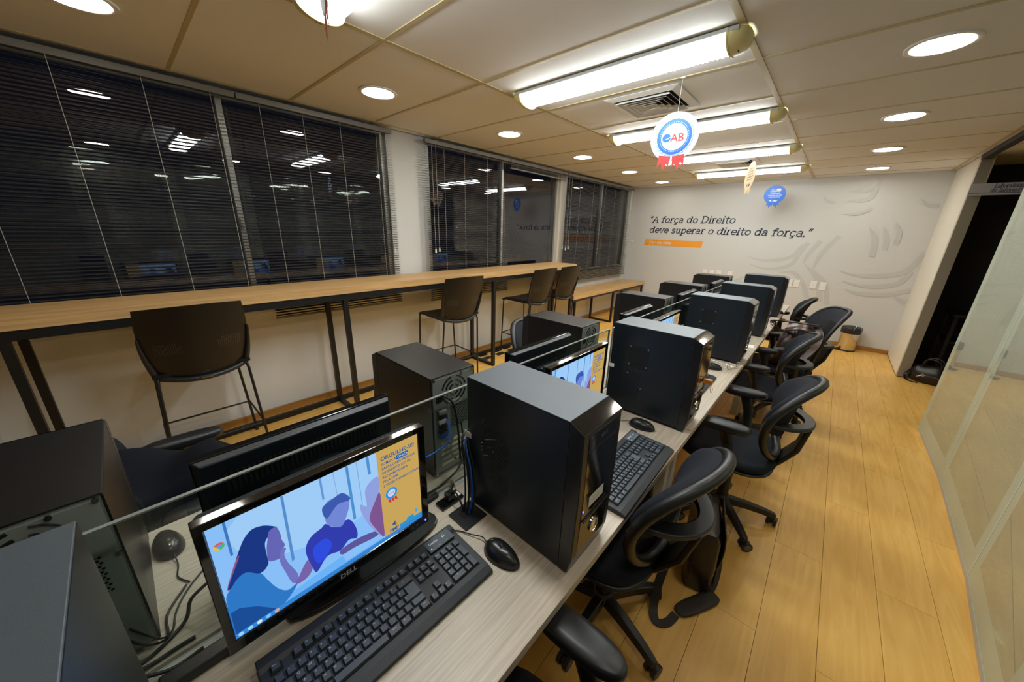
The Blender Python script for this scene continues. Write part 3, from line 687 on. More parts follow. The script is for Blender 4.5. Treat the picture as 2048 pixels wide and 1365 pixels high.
for y in (4.5, 5.75, 6.98):
    for x in (-2.787, -3.20): obj('leg', BB(x, x + .032, y - .016, y + .016, 0, .545), 'black_metal', bh)
    obj('cross_rail', BB(-3.168, -2.787, y - .016, y + .016, 0, .03), 'black_metal', bh)

# ================================================================== BAR STOOLS  (face the windows, -x)
def stool(loc, rz, label):
    t = thing('bar_stool', label, 'stool', loc, rz, 'black bar stools at the window counter')
    sz = .72
    # wire frame: one bent rod per side, sled bar on the floor
    for s in (-1, 1):
        y0, y1 = s * .205, s * .245
        obj('leg', MB().tube([(.20, y0, sz - .02), (.215, y0 + s * .004, sz - .05), (.175, y1, .012)], .0085, 8), 'black_metal', t, smooth=60)
        obj('leg', MB().tube([(-.20, y0, sz - .015), (-.215, y0 + s * .004, sz - .05), (-.215, y1, .012)], .0085, 8), 'black_metal', t, smooth=60)
        obj('seat_rail', MB().tube([(.20, y0, sz - .02), (-.20, y0, sz - .015)], .0085, 8), 'black_metal', t, smooth=60)
        obj('foot_bar', MB().tube([(.185, s * .237, .245), (-.213, s * .237, .255)], .0065, 8), 'black_metal', t, smooth=60)
        for x in (.175, -.215): obj('foot_cap', MB().lathe([(.010, 0), (.012, .003), (.011, .02), (.009, .022)], 10, (x, y1, 0)), 'mid_black', t)
    obj('foot_bar', MB().tube([(-.213, -.237, .255), (-.213, .237, .255)], .0065, 8), 'black_metal', t, smooth=60)
    obj('foot_bar', MB().tube([(.185, -.237, .245), (.185, .237, .245)], .0065, 8), 'black_metal', t, smooth=60)
    # seat with a rolled front
    def seat(u, v):
        x = .215 - .455 * v; y = (-.225 + .45 * u) * (1 - .08 * v)
        z = sz + .012 - .012 * math.sin(PI * u) * math.sin(PI * v) - .03 * max(0, v - .85) / .15
        return (x, y, z)
    obj('seat', MB().sheet(seat, 12, 12, lambda u, v: (0, 0, -.022)), 'stool_black', t, smooth=50)
    # shell backrest, wrapped round the sitter
    def back(u, v):
        s = -1 + 2 * u; z = .70 + .425 * v
        wv = .222 + .018 * math.sin(PI * min(1, v * .9)) - .02 * (1 - v) ** 3
        low = .035 * (1 - abs(s) ** 2.2) * (1 - v) ** 6
        return (.235 + .115 * v - .055 * s * s, s * wv, z - low - .012 * (s * s) * v)
    sh = obj('backrest', MB().sheet(back, 24, 16, lambda u, v: (-.010, 0, 0)), 'stool_black', t, smooth=50)
    # outer frame that grips the shell
    def edge(u, v): p = back(u, v); return (p[0] + .008, p[1], p[2])
    path = [edge(0, .62 - .062 * k) for k in range(10)] + [edge(k / 16, .015) for k in range(17)] + [edge(1, .062 * k) for k in range(1, 11)]
    rr = [.006 + .010 * min(1, k / 8) for k in range(len(path))]; rr = [min(a, b) for a, b in zip(rr, reversed(rr))]
    obj('back_frame', MB().tube(path, rr, 8), 'arm_pad', t, smooth=60)
    obj('badge', MB().bar((.252 + .012, -.028, .681), (.252 + .012, .028, .681), .006, .010), 'steel', t)
    hm = MB()
    for r in range(8):
        for c in list(range(0, 12)) + list(range(28, 40)):
            u = .10 + .80 * c / 39; v = .36 + .020 * r
            if v > .36 + .17 * abs(2 * u - 1) ** .5 and abs(2 * u - 1) < .4: continue
            p = back(u, v); q2 = back(u + .0048, v); q3 = back(u, v + .0058)
            e = .0008
            hm.add([(p[0] + e, p[1], p[2]), (q2[0] + e, q2[1], q2[2]), (q2[0] + q3[0] - p[0] + e, q2[1] + q3[1] - p[1], q2[2] + q3[2] - p[2]), (q3[0] + e, q3[1], q3[2])], [(0, 1, 2, 3)])
    h = obj('perforation', hm, 'rail_grey', t); h['kind'] = 'stuff'
    return t
st = stool((-2.86, 0.205, 0), 0.0, 'black bar stool with wire legs, standing alone before the wide dark blind')
for y, rz, lb in ((2.19, -.03, 'black bar stool with wire legs before the blind next to the white pillar'), (3.46, .02, 'black bar stool with wire legs at the counter, second from the end panel'), (4.03, .0, 'black bar stool with wire legs at the counter, nearest to the end panel')):
    dup(st, (-2.86, y, 0), rz, lb)
tag(obj('floor_vent', MB().box(-3.16, -2.90, 2.80, 3.42, .0005, .004), 'plank', bevel=.001), 'floor service hatch with dark square openings under the counter', 'floor hatch')
hatch = bpy.data.objects['floor_vent']
for i, (x, y) in enumerate([(-3.10, 2.9), (-2.975, 2.86), (-2.975, 3.10), (-3.09, 3.13), (-3.09, 3.34), (-2.975, 3.33)]):
    obj('opening', MB().box(x - .042, x + .042, y - .075, y + .075, .0042, .0052), 'mid_black', hatch)

# ================================================================== DESKS, GLASS SCREENS
DZ = 0.74
XS, XR, XL = -0.777, -0.294, -1.228
for i, (y0, y1, lb) in enumerate([(-0.62, 1.527, 'pale oak double computer desk module with the bright monitor and keyboard'), (1.531, 3.56, 'pale oak double computer desk module in the middle of the row'), (3.564, 5.59, 'pale oak double computer desk module ending before the quote wall')]):
    yc = (y0 + y1) / 2; h = (y1 - y0) / 2
    t = thing('computer_desk', lb, 'desk', (XS, yc, 0), 0, 'double desk modules')
    obj('desktop', MB().box(.012, XR - XS, -h, h, DZ - .026, DZ), 'pale_oak', t, bevel=.001)
    obj('desktop', MB().box(XL - XS, -.012, -h, h, DZ - .026, DZ), 'pale_oak', t, bevel=.001)
    obj('cable_tray', MB().box(-.011, .011, -h, h, DZ - .06, DZ - .008), 'fixture_grey', t)
    for s in (-1, 1):
        yy = s * (h - .05)
        for xx in (XR - XS - .08, XL - XS + .08): obj('leg', MB().box(xx - .025, xx + .025, yy - .025, yy + .025, 0, DZ - .056), 'fixture_grey', t)
        obj('cross_beam', MB().box(XL - XS + .055, XR - XS - .055, yy - .025, yy + .025, DZ - .056, DZ - .026), 'fixture_grey', t)
for i, (y0, y1) in enumerate([(-0.60, 1.615), (1.66, 3.60), (3.645, 5.56)]):
    t = thing('glass_screen', ['clear glass desk screen behind the bright monitor', 'clear glass desk screen in the middle of the desk row', 'clear glass desk screen nearest to the quote wall'][i], 'glass screen', (XS, (y0 + y1) / 2, DZ), 0, 'glass screens between the desk rows')
    h = (y1 - y0) / 2
    obj('pane', MB().box(-.004, .004, -h, h, .002, .344), 'desk_glass', t)
    obj('polished_edge', MB().box(-.0042, .0042, -h, h, .3442, .3475), 'screen_edge', t)
    for s in (-1, 1): obj('polished_edge', MB().box(-.0042, .0042, s * (h + .0015) - .0012, s * (h + .0015) + .0012, .002, .3475), 'screen_edge', t)
    for yy in (-h * .75, 0, h * .75): obj('clamp', MB().box(-.011, .011, yy - .02, yy + .02, 0, .012), 'black_metal', t, bevel=.002)

# ================================================================== COMPUTER TOWERS
def holes_grid(pts, r, fn, n=6):
    mb = MB()
    for u, v in pts: mb.add([fn(u + r * math.cos(2 * PI * k / n), v + r * math.sin(2 * PI * k / n)) for k in range(n)], [tuple(range(n))])
    return mb
def tower(label, loc, rz, kind, vent=None, trim=False, group='aisle-side computer towers'):
    t = thing('computer_tower', label, 'computer tower', loc, rz, group)
    Wd, H = (.178, .425) if kind == 'R' else (.180, .372)
    xr, xf = -.1925, .150
    hw = Wd / 2
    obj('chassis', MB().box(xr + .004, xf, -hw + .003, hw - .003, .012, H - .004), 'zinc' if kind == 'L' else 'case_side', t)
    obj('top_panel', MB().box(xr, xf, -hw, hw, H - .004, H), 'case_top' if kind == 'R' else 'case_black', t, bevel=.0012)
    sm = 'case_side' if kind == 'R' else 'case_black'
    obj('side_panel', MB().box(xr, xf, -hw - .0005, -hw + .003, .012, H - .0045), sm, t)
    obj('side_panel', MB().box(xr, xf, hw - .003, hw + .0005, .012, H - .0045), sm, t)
    for x in (-.15, .11):
        for s in (-1, 1): obj('foot', MB().cyl((x, s * .06, 0), (x, s * .06, .012), .012, .010, 10), 'mid_black', t)
    # front bezel: sloped brow, bowed face
    b = MB()
    prof = [(xf, .006), (.176, .006), (.186, .05), (.190, H * .55), (.1885, H - .020), (xf, H)]
    b.prism(prof, -hw - .001, hw + .001, lambda u, v, w: (u, w, v))
    bz = obj('front_bezel', b, 'satin_black', t, bevel=.003, seg=3)
    obj('brow', MB().prism([(xf + .001, H + .0006), (.1880, H - .0188), (.1874, H - .0215), (xf, H - .004)], -hw + .002, hw - .002, lambda u, v, w: (u, w, v)), 'gloss_black', t)
    if kind == 'R':
        f = MB(); f.prism([(.1860, .05), (.1897, .16), (.1908, H * .55), (.1896, H - .033)] + [(.180, H - .033), (.180, .05)], -hw + .022, hw - .022, lambda u, v, w: (u, w, v))
        obj('gloss_face', f, 'gloss_black', t)
        obj('drive_slot', MB().box(.1893, .1906, -.066, .066, H - .075, H - .073), 'mid_black', t)
        lg = MB(); put_text(lg, 'ASUS' if not trim else 'DVD', .014, lambda x, y: (.1908, x, H - .055 + y), 'CENTER', .0004)
        obj('logo', lg, 'steel', t)
        lg = MB(); put_text(lg, 'DVD', .009, lambda x, y: (.1906, -.056 + x, H - .052 + y)); obj('marking', lg, 'caster_grey', t)
        obj('usb_ports', MB().box(.1905, .1912, -.02, -.008, .168, .173).box(.1905, .1912, .004, .016, .168, .173).box(.1905, .1912, .028, .04, .168, .173), 'hole', t)
        obj('port_flap', MB().prism([(-.058, .150), (.060, .158), (.060, .164), (-.058, .156)], .1905, .194, lambda u, v, w: (w, u, v)), 'satin_black', t)
        obj('label_sticker', MB().box(.1905, .1915, -.040, .030, .185, .215), 'sticker', t, bevel=.001)
        lg = MB(); put_text(lg, 'AD 01', .012, lambda x, y: (.1918, -.022 + x, .196 + y)); obj('sticker_text', lg, 'fixture_grey', t)
        obj('power_led', MB().lathe([(.0025, 0), (.0025, .001)], 10, (.1902, -.062, .186), 'x'), 'led_blue', t)
        obj('power_button', MB().lathe([(.020, 0), (.020, .003), (.017, .005), (.0165, .0035), (.002, .004)], 24, (.1885, .002, .105), 'x'), 'chrome', t, smooth=40)
    fn = lambda u, v: (u, -hw - .0012, v)
    if vent == 'slots':
        pts = [(-.135 + .0062 * i, .12 + .0085 * j) for i in range(18) for j in range(22) if (i * 3 + j * 5) % 11 not in (0,) and ((i - 9) ** 2 / 80 + (j - 14.5) ** 2 / 60 < 1 or j < 7 and i > 8 - j)]
        o = obj('side_vent', holes_grid(pts, .0022, fn), 'hole', t); o['kind'] = 'stuff'
        for u, v in ((-.12, .32), (-.115, .306), (-.128, .307), (-.13, .24), (-.13, .228), (-.13, .216), (-.085, .232), (-.125, .312)): obj('screw_glint', MB().lathe([(.0022, -.0022), (.0022, 0)], 8, (u, -hw, v), 'y'), 'steel', t)
        for a, bq in (((-.12, .255), (-.075, .275)), ((-.11, .235), (-.09, .243)), ((-.125, .20), (-.105, .21))): obj('bracket', MB().bar((a[0], -hw - .0016, a[1]), (bq[0], -hw - .0016, bq[1]), .001, .0016), 'steel', t)
    elif vent == 'mesh':
        pts = [(-.105 + .0058 * i + .0029 * (j % 2), .235 + .0052 * j) for i in range(16) for j in range(20)]
        pts += [(-.110 + .0068 * i + .0034 * (j % 2), .075 + .0072 * j) for i in range(11) for j in range(20) if (i + 2 * j) % 5]
        o = obj('side_vent', holes_grid(pts, .0023, fn), 'hole', t); o['kind'] = 'stuff'
        for u, v in ((-.10, .33), (-.02, .33), (-.10, .245), (-.02, .245), (-.10, .20), (-.03, .14)):
            obj('screw', MB().lathe([(.0045, -.0035), (.0045, 0)], 10, (u, -hw, v), 'y'), 'caster_grey', t)
    if trim:
        obj('silver_trim', MB().tube([(.1925, -hw + .004, H - .03), (.1945, -hw + .004, H * .5), (.190, -hw + .004, .03)], .0035, 6), 'steel', t)
    if kind == 'L':   # rear panel with power supply fan, port plate and slots
        r = obj('rear_panel', MB().box(xr - .001, xr + .004, -hw + .006, hw - .006, .016, H - .010), 'zinc', t)
        fy, fz = 0, H - .062
        for k in range(3):
            rad = .018 + .015 * k
            for q_ in range(4):
                a0 = q_ * 90 + 12; pts = [(xr - .0015, fy + rad * math.cos(math.radians(a0 + 66 * s / 8)), fz + rad * math.sin(math.radians(a0 + 66 * s / 8))) for s in range(9)]
                obj('fan_slot', MB().tube(pts, .0036, 5, flat=.3), 'hole', t)
        obj('power_inlet', MB().box(xr - .004, xr, .050, .074, H - .09, H - .06), 'hole', t, bevel=.001)
        obj('port_plate', MB().box(xr - .003, xr, .030, .076, .14, H - .115), 'steel', t)
        for k in range(6): obj('port', MB().box(xr - .008, xr - .003, .036, .066, .150 + .018 * k, .160 + .018 * k), ['blue_cable', 'mid_black', 'mid_black', 'white_plastic', 'mid_black', 'zinc'][k], t)
        o = obj('exhaust_holes', holes_grid([(-.060 + .0072 * i + .0036 * (j % 2), .175 + .0063 * j) for i in range(11) for j in range(13)], .0027, lambda u, v: (xr - .0018, u, v)), 'hole', t); o['kind'] = 'stuff'
        for k in range(5): obj('expansion_slot', MB().box(xr - .002, xr - .0005, -.055, .060, .035 + .021 * k, .047 + .021 * k), 'steel', t)
        obj('asset_label', MB().box(xr - .0022, xr - .0012, -.03, .028, .255, .272), 'sticker', t)
        lg = MB(); put_text(lg, '179281', .012, lambda x, y: (xr - .0026, .025 - x, .259 + y)); obj('asset_number', lg, 'mid_black', t)
        for y, z in ((-.08, H - .004), (.08, H - .004), (-.03, H - .006), (-.082, .25), (.082, .02), (-.082, .02)):
            obj('thumb_screw', MB().lathe([(.0045, -.004), (.0045, .0)], 10, (xr, y, z - .006), 'x'), 'steel', t)
    return t
RX = -0.4975
RT = [(-.205, None, False), (.676, 'slots', False), (1.573, 'mesh', False), (2.722, 'mesh', False), (3.625, None, True), (4.675, None, True)]
for i, (y, v, tr) in enumerate(RT):
    lb = 'black computer tower on the aisle-side desk, ' + nth(6 - i, 'the quote wall')
    tower(lb, (RX, y, DZ), 0, 'R', v, tr)
LT = [-.195, .658, 1.545, 2.68, 3.62, 4.72]
for i, y in enumerate(LT):
    tower('black computer tower with open rear ports on the window-side desk, ' + nth(6 - i, 'the quote wall'), (-1.035, y, DZ), PI, 'L', group='window-side computer towers')

# ================================================================== MONITORS
SCR = [  # wallpaper shapes on the display, (u,v) from its lower left, colour, brightness
 ('sky', [(0, 0), (1, 0), (1, 1), (0, 1)], (.27, .56, 1.0), 1.0),
 ('glow', [(.12, .62), (.4, .42), (.72, .5), (.73, 1), (.12, 1)], (.37, .65, 1.0), 1.0),
 ('post', [(.06, 1), (.07, 1), (.068, .712), (.058, .708)], (.05, .2, .55), 1.0), ('post', [(.273, .992), (.284, .989), (.278, .391), (.265, .376)], (.10, .28, .65), 1.0),
 ('post', [(.44, .993), (.45, .994), (.451, .789), (.441, .786)], (.14, .32, .70), 1.0), ('post', [(.569, .993), (.583, .991), (.59, .439), (.575, .434)], (.08, .30, .66), 1.0), ('post', [(.679, 1), (.695, .999), (.699, .808), (.683, .809)], (.10, .30, .66), 1.0),
 ('post', [(.505, .995), (.509, .995), (.515, .76), (.511, .76)], (.25, .45, .85), 1.0), ('post', [(.625, .998), (.629, .998), (.634, .55), (.63, .55)], (.2, .4, .8), 1.0),
 ('table', [(.243, .097), (.492, .139), (.506, .056), (.731, .053), (.734, .0), (.132, .0), (.173, .024)], (.16, .48, 1.0), 1.0),
 ('body', [(.094, .514), (.139, .442), (.159, .345), (.188, .217), (.225, .142), (.268, .156), (.243, .097), (.173, .024), (.003, .0), (.004, .329), (.009, .407), (.027, .45), (.06, .505)], (.03, .20, .60), 1.0),
 ('body_shade', [(.003, 0), (.173, .024), (.10, .17), (.04, .25), (.006, .25)], (.012, .08, .33), 1.0),
 ('hair', [(.192, .822), (.149, .839), (.116, .799), (.09, .728), (.068, .652), (.044, .567), (.02, .473), (.027, .45), (.06, .505), (.094, .514), (.139, .442), (.174, .479), (.177, .552), (.181, .674), (.207, .727), (.231, .753), (.237, .758)], (.012, .04, .24), 1.0),
 ('hair_edge', [(.068, .652), (.044, .567), (.02, .473), (.012, .43), (.03, .50), (.055, .58), (.085, .68)], (.32, .10, .22), 1.0),
 ('face', [(.205, .755), (.234, .758), (.244, .678), (.244, .626), (.252, .57), (.24, .54), (.24, .487), (.222, .474), (.196, .485), (.178, .512), (.181, .61), (.193, .695)], (.14, .14, .50), 1.0),
 ('arm', [(.235, .547), (.253, .534), (.241, .486), (.249, .393), (.277, .241), (.269, .168), (.247, .189), (.232, .311), (.219, .451)], (.17, .18, .55), 1.0),
 ('hand', [(.333, .31), (.347, .232), (.331, .17), (.296, .139), (.261, .153), (.287, .224), (.312, .285)], (.20, .13, .42), 1.0),
 ('companion', [(.337, .46), (.367, .515), (.415, .538), (.437, .554), (.476, .475), (.549, .474), (.582, .342), (.579, .237), (.535, .264), (.485, .21), (.417, .232), (.36, .14), (.343, .224), (.328, .375)], (.035, .05, .45), 1.0),
 ('companion_glow', [(.36, .38), (.42, .42), (.45, .33), (.42, .25), (.37, .22)], (.03, .08, .80), 1.0),
 ('man_face', [(.449, .736), (.478, .759), (.532, .742), (.564, .694), (.564, .62), (.549, .548), (.517, .453), (.483, .467), (.443, .546), (.439, .636)], (.18, .26, .72), 1.0),
 ('man_hair', [(.484, .752), (.535, .766), (.571, .686), (.561, .661), (.512, .679), (.48, .644), (.448, .597), (.433, .643), (.435, .724)], (.05, .11, .45), 1.0),
 ('man_arm', [(.485, .21), (.577, .223), (.681, .184), (.692, .12), (.562, .149), (.494, .152)], (.12, .10, .35), 1.0),
 ('third_person', [(.685, .731), (.736, .742), (.736, .569), (.739, .325), (.736, .063), (.695, .149), (.65, .303), (.619, .481), (.623, .554), (.654, .503), (.653, .658)], (.30, .38, .80), 1.0),
 ('third_shade', [(.70, .50), (.736, .569), (.739, .325), (.736, .063), (.69, .20), (.66, .36)], (.22, .10, .30), 1.0),
 ('gold_panel', [(.737, 1), (1, 1), (1, 0), (.739, 0)], (.62, .40, .11), 1.0),
 ('taskbar', [(0, .0), (1, .0), (1, .045), (0, .045)], (.04, .25, .72), 1.0),
 ('city', [(.84, .045), (.84, .085), (.89, .085), (.89, .11), (.94, .11), (.94, .075), (1, .075), (1, .045)], (.03, .32, .62), 1.0),
 ('highlight_box', [(.855, .824), (.93, .824), (.93, .871), (.855, .871)], (.0, .13, .42), 1.0),
]
ORGANIC = ('body', 'hair', 'hair_edge', 'face', 'arm', 'hand', 'companion', 'companion_glow', 'man_face', 'man_hair', 'man_arm', 'third_person', 'third_shade', 'glow')
SM = {}
def scr_mat(c, s):
    k = tuple(round(x, 3) for x in c) + (s,)
    if k not in SM: SM[k] = emit('screen_colour', c, s * SCREEN_STRENGTH)
    return SM[k]
def monitor(label, loc, rz, group, vents=False):
    t = thing('monitor', label, 'monitor', loc, rz, group)
    hw = .2165
    obj('base', MB().prism([(.115 * math.cos(a) * (abs(math.cos(a)) ** -.35 if abs(math.cos(a)) > .05 else 1) * .72, .125 * math.sin(a)) for a in [2 * PI * k / 28 for k in range(28)]], 0, .012, lambda u, v, s: ((u - .045) * .62 - .006, v * 1.55 + (0 if vents else .075), s)), 'satin_black', t, bevel=.003)
    obj('neck', MB().prism([(-.055, -.045), (-.025, -.045), (-.025, .045), (-.055, .045)], .012, .16, lambda u, v, s: (u, v * (1 - .8 * (s - .012)), s)), 'satin_black', t, bevel=.005)
    # housing: frame in front, bulge behind
    z0, z1 = .060, .357
    s0, s1, v0, v1 = -hw + .014, hw - .020, .088, .342
    fr = MB()
    o_ = [(-hw, z0), (hw, z0), (hw, z1), (-hw, z1)]; i_ = [(s0, v0), (s1, v0), (s1, v1), (s0, v1)]
    vs = [(0.018, y, z) for y, z in o_] + [(0.018, y, z) for y, z in i_] + [(-.004, y, z) for y, z in o_] + [(.0135, y, z) for y, z in i_]
    fs = []
    for k in range(4):
        l = (k + 1) % 4
        fs += [(k, l, 4 + l, 4 + k), (k, 8 + k, 8 + l, l), (4 + k, 4 + l, 12 + l, 12 + k)]
    fs += [(12, 13, 14, 15), (11, 10, 9, 8)]
    obj('bezel', fr.add(vs, fs), 'gloss_black', t, bevel=.004, seg=3)
    bk = MB()
    bk.hexa([(-.024, -hw + .012, z0 + .02), (-.004, -hw + .002, z0 + .002), (-.004, hw - .002, z0 + .002), (-.024, hw - .012, z0 + .02)], [(-.024, -hw + .012, z1 - .006), (-.004, -hw + .002, z1 - .002), (-.004, hw - .002, z1 - .002), (-.024, hw - .012, z1 - .006)])
    bo = obj('back_cover', bk, 'case_side', t, bevel=.003, seg=2)
    obj('hinge_boss', MB().box(-.05, -.022, -.06, .06, .10, .26), 'mid_black', t, bevel=.006)
    if vents:
        for k in range(34): obj('vent_rib', MB().box(-.0258, -.0235, -.165 + .01 * k, -.165 + .01 * k + .005, z1 - .085, z1 - .040), 'hole', bo)
    # display with its picture
    du, dv = s1 - s0, v1 - v0
    fn = lambda u, v, w: (.0139 + w, s0 + du * u, v0 + dv * v)
    sky = None
    for n_, (nm, poly, colr, st_) in enumerate(SCR):
        if nm in ORGANIC:
            Q = []; m_ = len(poly)
            for i in range(m_):
                a, b, c, d = [Vector(poly[(i + k) % m_]) for k in (-1, 0, 1, 2)]
                for q_ in range(4):
                    tt = q_ / 4; Q.append(tuple(0.5 * (2 * b + (c - a) * tt + (2 * a - 5 * b + 4 * c - d) * tt ** 2 + (3 * b - 3 * c + d - a) * tt ** 3)))
            poly = [(u, min(max(v, 0), 1)) for u, v in Q]
        mb = MB().add([fn(u, v, .00006 * n_) for u, v in poly], [tuple(range(len(poly)))])
        o = obj('display' if n_ == 0 else 'display_' + nm, mb, scr_mat(colr, st_), t if sky is None else sky)
        if n_ == 0: sky = o
    W0 = .00006 * len(SCR)
    tx = MB()
    F = lambda u0, v0_: (lambda x, y: fn(u0 + x / du, v0_ + y / dv, W0))
    put_text(tx, 'ORGULHE-SE!', .0142, F(.758, .885), bold=.0002)
    for k, s in enumerate(['SOMOS A', 'FACULDADE PRIVADA', 'DE DIREITO DO RS', 'RECOMENDADA', 'PELA OAB', '2 VEZES CONSECUTIVAS']):
        put_text(tx, s, .0086, F(.760, .835 - .047 * k), bold=.0001, space=1.0)
    put_text(tx, 'FMP', .0135, F(.772, .055), bold=.0003)
    obj('display_lettering', tx, scr_mat((.01, .10, .34), 1.0), sky)
    tx = MB(); put_text(tx, '\u00daNICA', .0086, F(.862, .835), bold=.0001); obj('display_lettering', tx, scr_mat((.55, .62, .75), 1.0), sky)
    def disc(cu, cv, r, w, n=20): return [fn(cu + r * math.cos(2 * PI * k / n) / du, cv + r * math.sin(2 * PI * k / n) / dv, w) for k in range(n)]
    for r, c in ((.0150, (.03, .30, .80)), (.0098, (.62, .72, .88))):
        obj('display_badge', MB().add(disc(.805, .50, r, W0 + .0001 + .00002 * (15 - r * 1000)), [tuple(range(20))]), scr_mat(c, 1.0), sky)
    tx = MB(); put_text(tx, 'OAB', .0065, lambda x, y: fn(.805 + x / du, .492 + y / dv, W0 + .0005), 'CENTER'); obj('display_lettering', tx, scr_mat((.50, .03, .06), 1.0), sky)
    rb = MB()
    for a in (-.010, -.002, .006): rb.add([fn(.805 + (a + .0) / du, .44, W0), fn(.805 + (a + .006) / du, .44, W0), fn(.805 + (a + .008) / du, .395, W0), fn(.805 + (a + .002) / du, .41, W0)], [(0, 1, 2, 3)])
    obj('display_ribbon', rb, scr_mat((.62, .04, .06), 1.0), sky)
    obj('display_mark', MB().add([fn(.79, .14, W0), fn(.80, .12, W0), fn(.815, .165, W0), fn(.812, .125, W0), fn(.83, .115, W0), fn(.80, .115, W0)], [(0, 1, 2), (1, 3, 2), (3, 4, 5)]), scr_mat((.01, .10, .34), 1.0), sky)
    obj('display_shield', MB().add([fn(.95, .155, W0), fn(.97, .155, W0), fn(.97, .125, W0), fn(.96, .105, W0), fn(.95, .125, W0)], [(0, 1, 2, 3, 4)]), scr_mat((.05, .42, .85), 1.0), sky)
    for k, c in enumerate([(.75, .10, .10), (.75, .60, .05), (.08, .50, .15)]):
        pts = [fn(.032 + .0075 * math.cos(math.radians(30 + 120 * k + 12 * j)) / du, .834 + .0075 * math.sin(math.radians(30 + 120 * k + 12 * j)) / dv, W0) for j in range(11)] + [fn(.032, .834, W0)]
        obj('display_icon', MB().add(pts, [tuple(range(12))]), scr_mat(c, 1.0), sky)
    obj('display_icon', MB().add(disc(.032, .834, .0036, W0 + .0001), [tuple(range(20))]), scr_mat((.10, .35, .85), 1.0), sky)
    for k, c in enumerate([(.35, .7, 1.0), (.3, .75, .95), (.7, .85, .9), (.2, .6, 1.0), (.7, .4, .3)]):
        obj('display_icon', MB().add(disc(.02 + .036 * k, .024, .0042, W0 + .0001), [tuple(range(20))]), scr_mat(c, 1.0), sky)
    lg = MB(); put_text(lg, 'DELL', .0165, lambda x, y: (.0188, x, .0675 + y), 'CENTER', .0003); obj('logo', lg, 'legend', t)
    obj('power_led', MB().lathe([(.0022, 0), (.0022, .001)], 10, (.0182, hw - .012, .074), 'x'), 'led_blue', t)
    for k in range(4): obj('button', MB().box(.0178, .0188, hw - .075 + .014 * k, hw - .069 + .014 * k, .0735, .0755), 'mid_black', t)
    return t
m1 = monitor('lit monitor showing a blue group photo, beside the nearest keyboard and mouse', (-.673, .2005, DZ), 0, 'aisle-side monitors', False)
m1['label'] = 'lit monitor with a blue group photo, beside the fully visible keyboard'
for y, lb in ((1.155, 'lit monitor between the first and second glossy aisle-side towers'), (2.14, 'lit monitor behind the tower with the orange memory stick'), (3.17, 'lit monitor on the aisle side, second from the quote wall'), (4.16, 'lit monitor on the aisle side, nearest to the quote wall')):
    dup(m1, (-.673, y, DZ), 0, lb, 'aisle-side monitors')
ml = monitor('monitor seen from its ribbed back, behind the bright group photo screen', (-.868, .222, DZ - .03), PI, 'window-side monitors', True)
for o in list(ml.children): pass
ml.location = (-.868, .222, DZ)
for y, lb in ((1.165, 'monitor seen from its back on the window side, fourth from the quote wall'), (2.17, 'monitor seen from its back on the window side, third from the quote wall'), (3.20, 'monitor seen from its back on the window side, second from the quote wall'), (4.20, 'monitor seen from its back on the window side, nearest to the quote wall')):
    dup(ml, (-.868, y, DZ), PI, lb, 'window-side monitors')

